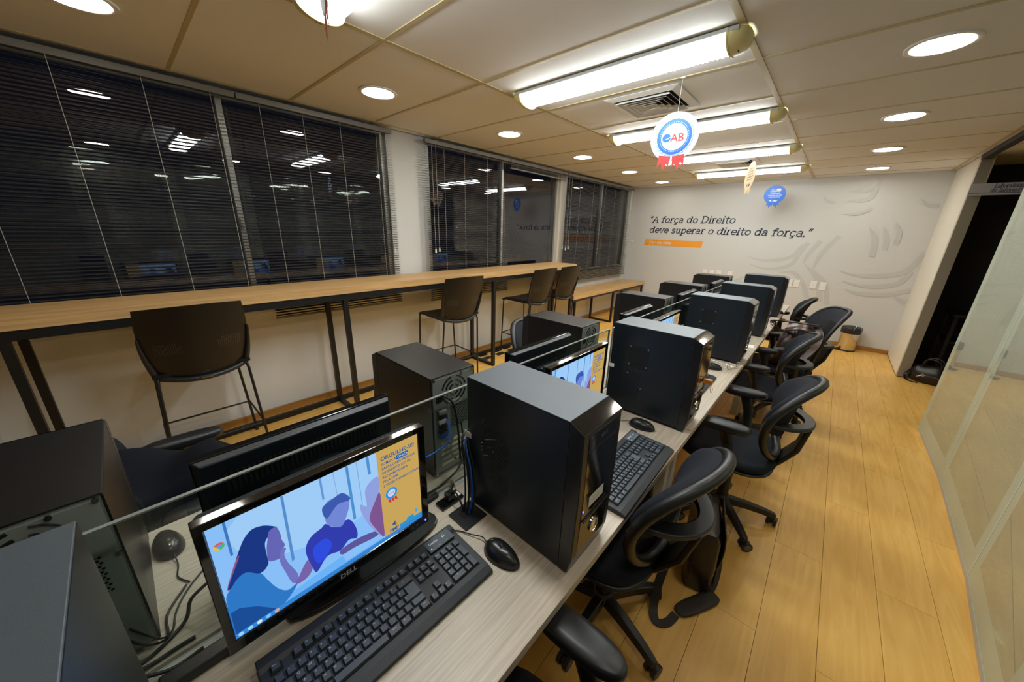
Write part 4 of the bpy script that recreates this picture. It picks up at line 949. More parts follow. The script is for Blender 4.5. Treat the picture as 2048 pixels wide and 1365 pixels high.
# ================================================================== KEYBOARDS  (typist sits at +x)
def keyboard(label, loc, rz):
    t = thing('keyboard', label, 'keyboard', loc, rz, 'black full-size keyboards')
    L, Dp = .456, .178
    # depth axis: a = 0 at the back (-x) .. 1 at the front
    prof = [(-Dp / 2, 0), (Dp / 2, 0), (Dp / 2, .010), (Dp / 2 - .018, .0165), (-Dp / 2 + .028, .0225), (-Dp / 2 + .02, .0285), (-Dp / 2, .0285)]
    obj('body', MB().prism(prof, -L / 2, L / 2, lambda u, v, s: (u, s, v)), 'kb_body', t, bevel=.002, seg=2)
    pit = .0188; y0 = -L / 2 + .0165; zt = lambda x: .0165 + (.0225 - .0165) * ((Dp / 2 - .018) - x) / (Dp - .046)
    rows_x = [-.0545, -.0285, -.0097, .0091, .0279, .0467]
    KM = {}
    def key(cx, cy, wu, hu=1.0, m='key'):
        kk = (round(wu, 3), round(hu, 3), m)
        if kk not in KM:
            a, b = hu * pit / 2 - .0009, wu * pit / 2 - .0009; c = .0022
            me = mesh_of(MB().hexa([(-a, -b, 0), (a, -b, 0), (a, b, 0), (-a, b, 0)], [(-a + c, -b + c, .0078), (a - c * .6, -b + c, .0074), (a - c * .6, b - c, .0074), (-a + c, b - c, .0078)]), 'key')
            KM[kk] = me
        return obj('key', KM[kk], m, t, loc=(cx, cy, zt(cx) - .0006))
    leg = MB()
    def lab(cx, cy, s, sz=.0062):
        put_text(leg, s, sz, lambda x, y: (cx - .0035 - y + .003, cy - .0045 + x, zt(cx) + .0077))
    u = lambda k: y0 + k * pit
    # wells (dark troughs) under the key groups
    for a, b in ((0, 15), (15.25, 18.25), (18.5, 22.5)):
        obj('key_well', MB().box(-.0385, .0565, u(a) - .001, u(b) + .001, .0130, .0178), 'hole', t)
    for a, b in ((0, 1), (2, 6), (6.5, 10.5), (11, 15), (15.25, 18.25)):
        obj('key_well', MB().box(-.0645, -.0445, u(a) - .001, u(b) + .001, .0160, .0232), 'hole', t)
    frow = [(0, 'Esc')] + [(2 + k, 'F%d' % (k + 1)) for k in range(4)] + [(6.5 + k, 'F%d' % (k + 5)) for k in range(4)] + [(11 + k, 'F%d' % (k + 9)) for k in range(4)] + [(15.25 + k, s) for k, s in enumerate(('Prt', 'Scr', 'Pau'))]
    for k, s in frow: key(rows_x[0], u(k + .5), 1); lab(rows_x[0], u(k + .5), s, .0042)
    R1 = ["'", '1', '2', '3', '4', '5', '6', '7', '8', '9', '0', '-', '=']
    for k, s in enumerate(R1): key(rows_x[1], u(k + .5), 1); lab(rows_x[1], u(k + .5), s)
    key(rows_x[1], u(14), 2); lab(rows_x[1], u(14), '<-', .005)
    key(rows_x[2], u(.75), 1.5); lab(rows_x[2], u(.75), 'Tab', .0042)
    for k, s in enumerate('QWERTYUIOP') : key(rows_x[2], u(2 + k), 1); lab(rows_x[2], u(2 + k), s)
    for k, s in enumerate(['\u00b4', '[']): key(rows_x[2], u(12 + k), 1); lab(rows_x[2], u(12 + k), s)
    key((rows_x[2] + rows_x[3]) / 2, u(14.2), 1.6, 2.0, 'key_blank')
    key(rows_x[3], u(.9), 1.8); lab(rows_x[3], u(.9), 'Caps', .0042)
    for k, s in enumerate('ASDFGHJKL\u00c7~]'):
        key(rows_x[3], u(2.3 + k), 1); lab(rows_x[3], u(2.3 + k), s)
    key(rows_x[4], u(.625), 1.25); lab(rows_x[4], u(.625), 'Shift', .0042)
    for k, s in enumerate('\\ZXCVBNM,.;/'): key(rows_x[4], u(1.75 + k), 1); lab(rows_x[4], u(1.75 + k), s)
    key(rows_x[4], u(14.12), 1.75, 1, 'key_blank')
    b = 0
    for wu, s in ((1.5, 'Ctrl'), (1.25, '#'), (1.25, 'Alt'), (5.75, ''), (1.5, 'AltGr'), (1.25, '#'), (1.25, '='), (1.25, 'Ctrl')):
        key(rows_x[5], u(b + wu / 2), wu); lab(rows_x[5], u(b + wu / 2), s, .0042 if len(s) > 1 else .0062); b += wu
    for r, names in ((1, ('Ins', 'Hom', 'PgU')), (2, ('Del', 'End', 'PgD'))):
        for k, s in enumerate(names): key(rows_x[r], u(15.75 + k), 1); lab(rows_x[r], u(15.75 + k), s, .0042)
    key(rows_x[4], u(16.75), 1); lab(rows_x[4], u(16.75), '^')
    for k, s in enumerate('<v>'): key(rows_x[5], u(15.75 + k), 1); lab(rows_x[5], u(15.75 + k), s)
    for (r, k, s) in [(1, 0, 'Num'), (1, 1, '/'), (1, 2, '*'), (1, 3, '-'), (2, 0, '7'), (2, 1, '8'), (2, 2, '9'), (3, 0, '4'), (3, 1, '5'), (3, 2, '6'), (4, 0, '1'), (4, 1, '2'), (4, 2, '3'), (5, 2, ',')]:
        key(rows_x[r], u(19 + k), 1); lab(rows_x[r], u(19 + k), s, .0062 if len(s) == 1 else .0042)
    key(rows_x[5], u(19.5), 2); lab(rows_x[5], u(19.5), '0')
    key((rows_x[2] + rows_x[3]) / 2, u(22), 1, 2); key((rows_x[4] + rows_x[5]) / 2, u(22), 1, 2)
    o = obj('key_legends', leg, 'legend', t); o['kind'] = 'stuff'
    obj('indicator_panel', MB().box(-.083, -.046, u(18.6), u(22.6), .0255, .0292), 'key_blank', t, bevel=.001)
    lg = MB(); put_text(lg, 'Genius', .0098, lambda x, y: (-.066 - y, u(19.0) + x, .0294), bold=.0001)
    lg.add([(-.066, u(21.0), .0294), (-.075, u(21.6), .0294), (-.067, u(21.2), .0294), (-.068, u(21.9), .0294), (-.063, u(21.2), .0294)], [(0, 1, 2), (2, 3, 4)])
    obj('logo', lg, 'legend', t)
    obj('indicator_led', MB().lathe([(.0014, .0288), (.0014, .0296)], 8, (-.054, u(19.0), 0)), 'led_green', t)
    lg = MB()
    for k, s in enumerate(('Num', 'Caps', 'Scroll')): put_text(lg, s, .0034, lambda x, y, k=k: (-.0505 - y, u(19.0 + 1.1 * k) + x, .0294))
    obj('indicator_text', lg, 'legend', t)
    obj('lead', MB().tube([(-Dp / 2 - .001, u(19), .012), (-Dp / 2 - .006, u(19.6), .008), (-Dp / 2 - .009, u(20.6), .004), (-Dp / 2 - .007, u(21.5), .003)], .0017, 6), 'black_cable', t, smooth=60)
    return t
k1 = keyboard('black full-size keyboard with white legends, in front of the blue photo monitor', (-.549, .238, DZ), -.012)
dup(k1, (-.384, 1.083, DZ), .02, 'black full-size keyboard between the two glossy aisle-side towers')
dup(k1, (-.455, 2.03, DZ), .0, 'black full-size keyboard beside the tower with the orange memory stick')

# ================================================================== MICE
def mouse(label, loc, rz, lead, wheel='steel'):
    t = thing('mouse', label, 'mouse', loc, rz, 'computer mice')
    def top(u, v):
        a = 2 * PI * u; r = math.sin(PI / 2 * v)
        x = .056 * math.cos(a) * r; y = (.0305 - .004 * math.cos(a)) * math.sin(a) * r
        z = .004 + .032 * max(0, 1 - (r) ** 2.6) ** .55 * (1 - .18 * (x - .01) / .056 * (1 if x < 0 else -.3))
        return (x, y, max(.001, z))
    obj('shell', MB().sheet(lambda u, v: top(u, 1 - v), 32, 12), 'satin_black', t, smooth=70)
    obj('underside', MB().lathe([(.001, .0005), (.9, .0005), (1, .0035)], 32).xf(Matrix.Diagonal((.056, .0305, 1, 1))), 'mid_black', t)
    obj('button_split', MB().tube([(-.050, 0, .0175), (-.040, 0, .0305), (-.028, 0, .0352)], .0012, 6), 'hole', t)
    obj('button_split', MB().tube([(-.022, -.020, .0290), (-.018, 0, .0368), (-.022, .020, .0290)], .0008, 6), 'hole', t)
    obj('wheel', MB().lathe([(.006, -.0035), (.008, -.002), (.008, .002), (.006, .0035)], 16, (-.034, 0, .0285), 'y'), wheel, t, smooth=40)
    if lead: obj('lead', MB().tube([(p[0], p[1], p[2]) for p in lead], .0016, 6), 'black_cable', t, smooth=60)
    return t
def smoothpath(pts, n=6):
    P = [Vector(p) for p in pts]; out = []
    for i in range(len(P) - 1):
        a = P[max(i - 1, 0)]; b = P[i]; c = P[i + 1]; d = P[min(i + 2, len(P) - 1)]
        for s in range(n):
            tt = s / n; out.append(0.5 * (2 * b + (c - a) * tt + (2 * a - 5 * b + 4 * c - d) * tt ** 2 + (3 * b - 3 * c + d - a) * tt ** 3))
    return out + [P[-1]]
mouse('glossy black mouse beside the keyboard of the blue photo monitor', (-.473, .512, DZ), math.radians(4), smoothpath([(-.055, 0, .012), (-.075, .006, .010), (-.11, -.006, .006), (-.15, -.02, .003), (-.180, -.06, .003), (-.188, -.12, .003)]))
mouse('dark mouse with silver wheel lying on the window-side desk', (-1.128, -.072, DZ), math.radians(188), smoothpath([(-.055, 0, .012), (-.09, .002, .004), (-.13, .012, .003), (-.168, .0, .003)]), 'chrome')
mouse('glossy black mouse behind the keyboard between the glossy towers', (-.468, 1.402, DZ), math.radians(8), smoothpath([(-.055, 0, .012), (-.08, 0, .006), (-.14, -.02, .003)]))
mouse('black mouse beside the wire stand on the aisle-side desk', (-.43, 2.425, DZ), math.radians(20), smoothpath([(-.055, 0, .012), (-.08, 0, .006), (-.14, .02, .003)]))
mouse('black mouse at the desk edge beside the tower nearest to the quote wall', (-.345, 4.86, DZ), math.radians(5), None)

# ================================================================== OFFICE CHAIRS  (sitter faces -x)
def superell(n, a, b, p=2.6):
    out = []
    for k in range(n):
        t_ = 2 * PI * k / n; c, s = math.cos(t_), math.sin(t_)
        out.append((a * math.copysign(abs(c) ** (2 / p), c), b * math.copysign(abs(s) ** (2 / p), s)))
    return out
def pillow(mb, a, b, z0, z1, p=3.0, n=36, dome=.012, edge=.02):
    """rounded cushion slab"""
    prof = [(.86, z0), (.96, z0 + edge * .3), (1.0, z0 + edge), (1.0, z1 - edge), (.97, z1 - edge * .35), (.90, z1), (.5, z1 + dome * .8), (.02, z1 + dome)]
    vs = []; 
    for k, z in prof:
        for u, v in superell(n, a * k if k > .5 else a * k, b * k, p): vs.append((u, v, z))
    fs = []
    for i in range(len(prof) - 1):
        for j in range(n): fs.append((i * n + j, i * n + (j + 1) % n, (i + 1) * n + (j + 1) % n, (i + 1) * n + j))
    fs += [tuple(reversed(range(n))), tuple(range((len(prof) - 1) * n, len(prof) * n))]
    return mb.add(vs, fs)
CHG = 'black office chairs'
def office_chair(label, loc, rz, star=0.0, mesh=False, arms=True, lean=9.0, zadd=0.0, wrap=.085):
    t = thing('office_chair', label, 'chair', loc, rz, CHG)
    # five-star base with twin-wheel casters
    hb = obj('base_hub', MB().lathe([(.030, .070), (.044, .078), (.044, .115), (.034, .128)], 20), 'chair_plastic', t, smooth=40)
    obj('gas_column', MB().lathe([(.028, .12), (.028, .27), (.018, .275), (.018, .40)], 18), 'mid_black', t, smooth=40)
    for k in range(5):
        a = star + 2 * PI * k / 5; d = Vector((math.cos(a), math.sin(a), 0)); n_ = Vector((-d.y, d.x, 0))
        mb = MB()
        secs = [(.030, .026, .075, .118), (.12, .022, .074, .112), (.22, .018, .062, .096), (.262, .016, .052, .084), (.275, .012, .052, .078)]
        vs = []
        for r, hw, zl, zh in secs:
            p = d * r
            vs += [p - n_ * hw + Vector((0, 0, zl)), p + n_ * hw + Vector((0, 0, zl)), p + n_ * hw * .8 + Vector((0, 0, zh)), p - n_ * hw * .8 + Vector((0, 0, zh))]
        fs = [(0, 3, 2, 1)] + [(4 * i + j, 4 * i + (j + 1) % 4, 4 * i + 4 + (j + 1) % 4, 4 * i + 4 + j) for i in range(4) for j in range(4)] + [(16, 17, 18, 19)]
        obj('base_leg', mb.add(vs, fs), 'chair_plastic', t, bevel=.005, seg=3, smooth=50)
        ca = a + (1.1 + 1.7 * k); cd = Vector((math.cos(ca), math.sin(ca), 0)); ax = Vector((-cd.y, cd.x, 0)); c = d * .262 + cd * .012
        cs = obj('caster', MB().cyl(d * .262 + Vector((0, 0, .045)), d * .262 + Vector((0, 0, .062)), .010, .010, 10).bar(c - ax * .006 + Vector((0, 0, .032)), c + ax * .006 + Vector((0, 0, .032)), .036, .034), 'mid_black', t, bevel=.003)
        for s in (-1, 1):
            p = c + ax * s * .016 + Vector((0, 0, .026))
            wm = MB(); wm.tube([p - ax * .008, p - ax * .0075, p + ax * .0075, p + ax * .008], [.022, .026, .026, .022], 18)
            w_ = obj('wheel', wm, 'mid_black', cs, smooth=40)
            q_ = p + ax * s * .0082
            obj('wheel_rim', MB().tube([q_, q_ + ax * s * .0008], [.0175, .0165], 16), 'caster_grey', w_)
    # seat
    obj('seat_plate', MB().box(-.11, .10, -.10, .10, .385, .415), 'mid_black', t, bevel=.01)
    pm = MB(); pillow(pm, .228, .235, .412, .438, 3.2, dome=.0, edge=.012); pm.v = [(x - .035, y, z) for x, y, z in pm.v]
    obj('seat_pan', pm, 'chair_plastic', t, smooth=50)
    sm = MB(); pillow(sm, .236, .242, .436, .486, 3.0, dome=.010, edge=.024)
    sm.v = [(x - .035, y, z - .022 * max(0, (-x - .12) / .116) ** 2) for x, y, z in sm.v]
    obj('seat_cushion', sm, 'fabric', t, smooth=60)
    obj('lever', MB().tube([(-.02, .10, .40), (-.03, .20, .40), (-.03, .26, .395)], .006, 8), 'mid_black', t, smooth=60)
    # armrests
    if arms:
        for s in (-1, 1):
            A = obj('armrest', MB().tube([(.02, s * .16, .405), (.02, s * .24, .405), (.015, s * .268, .43), (.0, s * .268, .56), (-.03, s * .266, .655)], [.016, .018, .022, .026, .030], 10, flat=.5, up=(1, 0, 0) if False else None), 'chair_plastic', t, smooth=60)
            pd = MB(); pillow(pd, .130, .041, .655, .690, 2.6, 28, dome=.004, edge=.012)
            pd.v = [(x - .055, y + s * .262, z + .006 * (x / .13)) for x, y, z in pd.v]
            obj('arm_pad', pd, 'arm_pad', A, smooth=60)
            obj('height_button', MB().cyl((-.006, s * .292, .585), (-.006, s * .2945, .585), .012, .011, 14), 'mid_black', A)
    # spine: broad plate curving from under the seat up behind the back
    th = math.radians(lean)
    spine = []
    for k in range(9):
        v = k / 8
        spine.append((.135 + .105 * min(1, v * 1.6) ** .8 + .40 * max(0, v - .2) * math.tan(th) * .9, .350 + .345 * v, .040 + .034 * min(1, v * 3.2) - .004 * v))
    def sp(u, v):
        i = min(7, int(v * 8)); f = v * 8 - i; a, b = spine[i], spine[i + 1]
        return (a[0] + (b[0] - a[0]) * f, (-1 + 2 * u) * (a[2] + (b[2] - a[2]) * f), a[1] + (b[1] - a[1]) * f)
    obj('spine', MB().sheet(sp, 6, 24, lambda u, v: (-.022, 0, .004)), 'chair_plastic', t, bevel=.006, smooth=50)
    # backrest
    HH, HW = (.220, .226) if not mesh else (.275, .225)
    bz = .705 if not mesh else .745
    def bp(s, h, off=0.0):
        """s,h in -1..1 over the back; off = towards the rear"""
        y = s * HW; hh = h * HH
        x = .172 + (hh + HH) * math.tan(th) - wrap * s * s + .028 * max(0, h) ** 2 - .020 * math.cos(h * 1.4) + off
        return (x, y, bz + hh * math.cos(th) + zadd)
    pw = 2.5 if not mesh else 4.0
    outline = [(u, v) for u, v in superell(48, 1, 1, pw)]
    def shape(u, v):     # taper: wide at the shoulders, narrower at the waist
        return u * (1.0 - .16 * max(0, -v)) * (1.0 - .05 * max(0, v)), v
    rim = [bp(*shape(u * .97, v * .97), .012) for u, v in outline]
    obj('back_rim', MB().tube(rim, .019 if not mesh else .015, 10, closed=True), 'chair_plastic', t, smooth=60)
    # cushion covers the upper part; below it the frame stays open
    hlo = -.42 if not mesh else -.93
    cm = MB(); nr = 7; N = 48
    front = []; 
    rings = [1.0, .985, .94, .85, .65, .35, .02]; bulge = [0, .020, .034, .042, .046, .048, .048] if not mesh else [0, .006, .010, .012, .012, .012, .012]
    hc = (hlo + 1) / 2
    vs = []
    for r, bl in zip(rings, bulge):
        for u, v in superell(N, 1, 1, pw if mesh else 2.4):
            ss, hv = u * r * .955, hc + v * r * (1 - hc) * .955
            ss, hv = shape(ss, hv); vs.append(bp(ss, hv, .006 - bl))
    fs = [(i * N + j, i * N + (j + 1) % N, (i + 1) * N + (j + 1) % N, (i + 1) * N + j) for i in range(len(rings) - 1) for j in range(N)]
    back0 = len(vs)
    for r in (1.0, .6, .02):
        for u, v in superell(N, 1, 1, pw if mesh else 2.4):
            ss, hv = shape(u * r * .955, hc + v * r * (1 - hc) * .955); vs.append(bp(ss, hv, .012))
    fs += [(back0 + i * N + (j + 1) % N, back0 + i * N + j, back0 + (i + 1) * N + j, back0 + (i + 1) * N + (j + 1) % N) for i in range(2) for j in range(N)]
    fs += [(j, back0 + j, back0 + (j + 1) % N, (j + 1) % N) for j in range(N)]
    fs += [tuple((len(rings) - 1) * N + j for j in range(N)), tuple(back0 + 2 * N + j for j in reversed(range(N)))]
    obj('back_cushion' if not mesh else 'back_mesh', cm.add(vs, fs), 'fabric' if not mesh else 'mesh_fabric', t, smooth=60)
    if mesh:
        obj('mesh_window', MB().sheet(lambda u, v: bp(-.55 + 1.1 * u, -.35 + .95 * v, -.010), 8, 8), 'caster_grey' if False else 'chair_plastic', t, smooth=60)
    # lumbar bow: flat C-shaped ledge behind the back
    ex, ez = spine[-1][0] + .008, spine[-1][1] + .012
    def bow(u, v):
        a = PI * u; f = 1 - v
        r = .178 - .058 * v
        px = bp(0, -.05, .0)[0]
        return (px - .055 * abs(math.cos(a)) ** 2 + (ex - px) * math.sin(a) ** .8 * (1 - .42 * v), -math.cos(a) * r, ez + .012 * (1 - math.sin(a)))
    obj('lumbar_bow', MB().sheet(bow, 24, 4, lambda u, v: (0, 0, -.020)), 'arm_pad', t, bevel=.005, smooth=50)
    return t
chA = [
 ((-.195, .265, 0), .02, .9, False, 'black office chair at the aisle-side desk, its padded armrest close to the bright keyboard'),
 ((-.412, 1.085, 0), -.08, 1.02, False, 'black office chair over the dark shoulder bag, tucked under the aisle-side desk'),
 ((-.182, 2.085, 0), .0, .34, False, 'black office chair beside the tower with the orange memory stick'),
 ((-.235, 3.13, 0), .02, .60, False, 'black office chair in front of the chair with the brown leather bag'),
 ((-.15, 3.82, 0), .40, .2, True, 'black mesh-back office chair with a brown leather bag hung over it'),
 ((-.33, 5.08, 0), .02, .8, False, 'black office chair standing below the socket plates by the quote wall')]
for i, (loc, rz, star, ms, lb) in enumerate(chA): office_chair(lb, loc, rz, star, ms, lean=(9, 14, 9, 9, 14, 9)[i], wrap=.055 if i == 1 else .085)
office_chair('black office chair with a dark jacket over it, beside the window-side desk', (-1.60, -.02, 0), PI / 2 + PI + .05, .4)
office_chair('black office chair on the window side between the two near window-side towers', (-1.33, .90, 0), PI - .1, .2)
office_chair('black office chair on the window side behind the second window-side tower', (-1.36, 1.92, 0), PI + .08, .7)

# jacket thrown over the window-side chair
def cloth(u, v):
    x = -1.305 - .50 * u; y = -.34 + .54 * v
    z = .735 + .10 * math.sin(PI * (u * .9 + .05)) * (.6 + .4 * math.cos(3 * v + 1)) + .025 * math.sin(9 * u + 5 * v) + .018 * math.sin(14 * v - 6 * u)
    z -= .26 * max(0, .25 - u) / .25 + .20 * max(0, u - .82) / .18 + .16 * max(0, v - .80) / .2
    return (x, y, z)
tag(obj('jacket', MB().sheet(cloth, 40, 40, lambda u, v: (0, 0, -.014)), 'jacket', smooth=70), 'dark jacket draped over the chair beside the window-side desk', 'jacket')

# ================================================================== BAGS
# dark shoulder bag standing under the second chair
t = thing('shoulder_bag', 'dark brown shoulder bag with long padded strap standing on the floor under a chair', 'bag', (-.175, 1.615, 0), math.radians(14))
def bagb(u, v, w): return (u, v, w)
bb = MB()
secs = [(0, .150, .050), (.012, .165, .060), (.15, .170, .064), (.29, .166, .060), (.325, .155, .045), (.332, .13, .02)]
vs = []; N = 32
for z, a, b in secs:
    for u, v in superell(N, b, a, 6): vs.append((u, v, z))
fs = [(i * N + j, i * N + (j + 1) % N, (i + 1) * N + (j + 1) % N, (i + 1) * N + j) for i in range(len(secs) - 1) for j in range(N)] + [tuple(reversed(range(N))), tuple((len(secs) - 1) * N + j for j in range(N))]
obj('body', bb.add(vs, fs), 'leather', t, smooth=50)
obj('front_flap', MB().sheet(lambda u, v: (.062 + .010 * math.sin(PI * v), -.135 + .27 * u, .34 - .20 * v), 12, 10, lambda u, v: (.006, 0, 0)), 'leather', t, smooth=50, bevel=.002)
obj('pocket', MB().box(.062, .078, -.11, .11, .03, .13), 'leather', t, bevel=.008, seg=3)
obj('zip', MB().bar((.081, -.105, .128), (.081, .105, .128), .003, .004), 'steel', t)
for s in (-1, 1): obj('buckle', MB().box(.071, .079, s * .09 - .016, s * .09 + .016, .18, .205), 'mid_black', t, bevel=.003)
obj('grab_handle', MB().tube(smoothpath([(0, -.07, .335), (0, -.05, .37), (0, .05, .37), (0, .07, .335)]), .009, 8), 'leather', t, smooth=60)
R_ = Matrix.Rotation(-math.radians(14), 4, 'Z')
def loc_of(p): return tuple(R_ @ (Vector(p) - Vector((-.175, 1.615, 0))))
def ribbon(pts, wd, th, up=(0, 0, 1), n=8):
    P = smoothpath(pts, n); mb = MB(); vs = []
    for i, p in enumerate(P):
        d = (P[min(i + 1, len(P) - 1)] - P[max(i - 1, 0)]).normalized(); a = d.cross(Vector(up))
        a = a.normalized() if a.length > 1e-4 else Vector((1, 0, 0)); b = a.cross(d).normalized()
        vs += [p - a * wd / 2 - b * th / 2, p + a * wd / 2 - b * th / 2, p + a * wd / 2 + b * th / 2, p - a * wd / 2 + b * th / 2]
    m_ = len(P)
    fs = [(4 * i + j, 4 * i + (j + 1) % 4, 4 * i + 4 + (j + 1) % 4, 4 * i + 4 + j) for i in range(m_ - 1) for j in range(4)] + [(3, 2, 1, 0), tuple(4 * (m_ - 1) + j for j in range(4))]
    return mb.add(vs, fs)
obj('strap', ribbon([loc_of(p) for p in [(-.225, 1.46, .30), (-.250, 1.315, .16), (-.245, 1.245, .03), (-.215, 1.200, .008), (-.180, 1.225, .006), (-.163, 1.285, .008)]], .034, .003), 'strap', t, smooth=50)
obj('strap', ribbon([loc_of(p) for p in [(-.085, 1.50, .012), (-.080, 1.545, .02), (-.085, 1.60, .07), (-.105, 1.64, .18), (-.125, 1.655, .29)]], .034, .003), 'strap', t, smooth=50)
pm = MB(); pillow(pm, .034, .115, .004, .018, 3.4, 32, dome=.002, edge=.006)
a_ = math.radians(-28.6); pm.xf(Matrix.Translation(loc_of((-.108, 1.395, 0))) @ R_ @ Matrix.Rotation(a_, 4, 'Z'))
obj('shoulder_pad', pm, 'strap', t, smooth=50)
# brown leather bag over the mesh chair
t = thing('leather_bag', 'brown leather handbag slung across the mesh-back chair', 'bag', (-.125, 3.79, .502), .0)
bb = MB(); vs = []
secs = [(0, .06, .13), (.02, .08, .155), (.12, .085, .16), (.22, .07, .145), (.28, .03, .125), (.285, .012, .11)]
for z, a, b in secs:
    for u, v in superell(N, a, b, 3.2): vs.append((u - .03 + .05 * math.sin(z * 9 + v * 7) * .3, v, z))
fs = [(i * N + j, i * N + (j + 1) % N, (i + 1) * N + (j + 1) % N, (i + 1) * N + j) for i in range(len(secs) - 1) for j in range(N)] + [tuple(reversed(range(N))), tuple((len(secs) - 1) * N + j for j in range(N))]
obj('body', bb.add(vs, fs), 'brown_leather', t, smooth=60)
obj('flap', MB().sheet(lambda u, v: (-.06 + .21 * u, -.15 + .28 * v, .305 + .035 * math.sin(PI * u) + .012 * math.sin(8 * v) - .10 * max(0, u - .75)), 14, 10, lambda u, v: (0, 0, -.012)), 'brown_leather', t, smooth=60)
obj('strap', ribbon([(-.13, .16, .25), (-.16, .02, .345), (-.05, -.06, .375), (.08, .02, .36), (.15, .12, .345)], .045, .008), 'brown_leather', t, smooth=60)
obj('strap', ribbon([(.14, .10, .33), (.17, -.06, .30), (.16, -.20, .22), (.10, -.30, .12)], .05, .006), 'brown_leather', t, smooth=60)
for p in ((-.16, .03, .335), (-.155, -.03, .31)): obj('ring', MB().tube([(p[0] + .012 * math.cos(2 * PI * k / 16), p[1], p[2] + .016 * math.sin(2 * PI * k / 16)) for k in range(16)], .003, 6, closed=True), 'chrome', t, smooth=60)
# handbag on the floor in the doorway
t = thing('handbag', 'dark brown leather handbag on the floor in the doorway', 'bag', (1.10, 5.985, 0), math.radians(-20))
bb = MB(); vs = []
for z, a, b in [(0, .125, .07), (.02, .145, .085), (.11, .15, .09), (.17, .125, .065), (.20, .10, .03), (.205, .08, .012)]:
    for u, v in superell(N, a, b, 2.8): vs.append((u, v, z + .012 * math.sin(u * 30)))
fs = [(i * N + j, i * N + (j + 1) % N, (i + 1) * N + (j + 1) % N, (i + 1) * N + j) for i in range(5) for j in range(N)] + [tuple(reversed(range(N))), tuple(5 * N + j for j in range(N))]
obj('body', bb.add(vs, fs), 'leather', t, smooth=60)
for s in (-1, 1):
    obj('handle', MB().tube(smoothpath([(-.07, s * .03, .19), (-.06, s * .045, .26), (0, s * .05, .285), (.06, s * .045, .26), (.07, s * .03, .19)]), .008, 8), 'leather', t, smooth=60)
obj('front_strap', MB().box(-.02, .10, -.098, -.088, .085, .105), 'brown_leather', t, bevel=.003)
obj('clasp', MB().tube([(-.03, -.095, .10), (-.05, -.097, .085), (-.075, -.095, .065)], .006, 6).tube([(-.03 + .013 * math.cos(2 * PI * k / 14), -.099, .10 + .013 * math.sin(2 * PI * k / 14)) for k in range(14)], .003, 6, closed=True), 'chrome', t, smooth=60)
obj('side_strap', ribbon([(-.13, -.02, .15), (-.17, -.06, .06), (-.13, -.12, .01), (-.04, -.13, .006)], .025, .004), 'leather', t, smooth=60)
# dark table in the corridor
t = thing('corridor_table', 'dark side table in the shadow behind the doorway', 'table', (1.52, 6.56, 0))
obj('table_top', MB().box(-.36, .36, -.22, .26, .735, .765), 'mid_black', t, bevel=.004)
obj('shelf', MB().box(-.33, .33, -.19, .24, .42, .44), 'mid_black', t)
for x in (-.33, .33):
    for y in (-.19, .23): obj('leg', MB().box(x - .016, x + .016, y - .016, y + .016, 0, .735), 'mid_black', t)

# ================================================================== WASTE BIN
t = thing('waste_bin', 'steel pedal bin with black lid beside the quote wall', 'bin', (.405, 6.915, 0), math.radians(-150))
obj('foot_ring', MB().lathe([(.098, 0), (.102, .004), (.102, .016), (.096, .02)], 32), 'mid_black', t, smooth=40)
obj('body', MB().lathe([(.095, .018), (.098, .022), (.104, .265), (.104, .27), (.10, .27)], 40), 'steel', t, smooth=40)
obj('lid_ring', MB().lathe([(.106, .262), (.112, .268), (.114, .325), (.110, .33)], 40), 'mid_black', t, smooth=40)
obj('lid', MB().lathe([(.113, .331), (.114, .338), (.105, .352), (.06, .363), (.001, .366)], 40), 'mid_black', t, smooth=40)
obj('handle', MB().tube([(-.045 * math.cos(PI * k / 12), .112, .315 + .085 * math.sin(PI * k / 12)) for k in range(13)], .003, 6), 'chrome', t, smooth=60)
obj('pedal', MB().box(.095, .145, -.035, .035, .008, .022), 'mid_black', t, bevel=.006, seg=3)

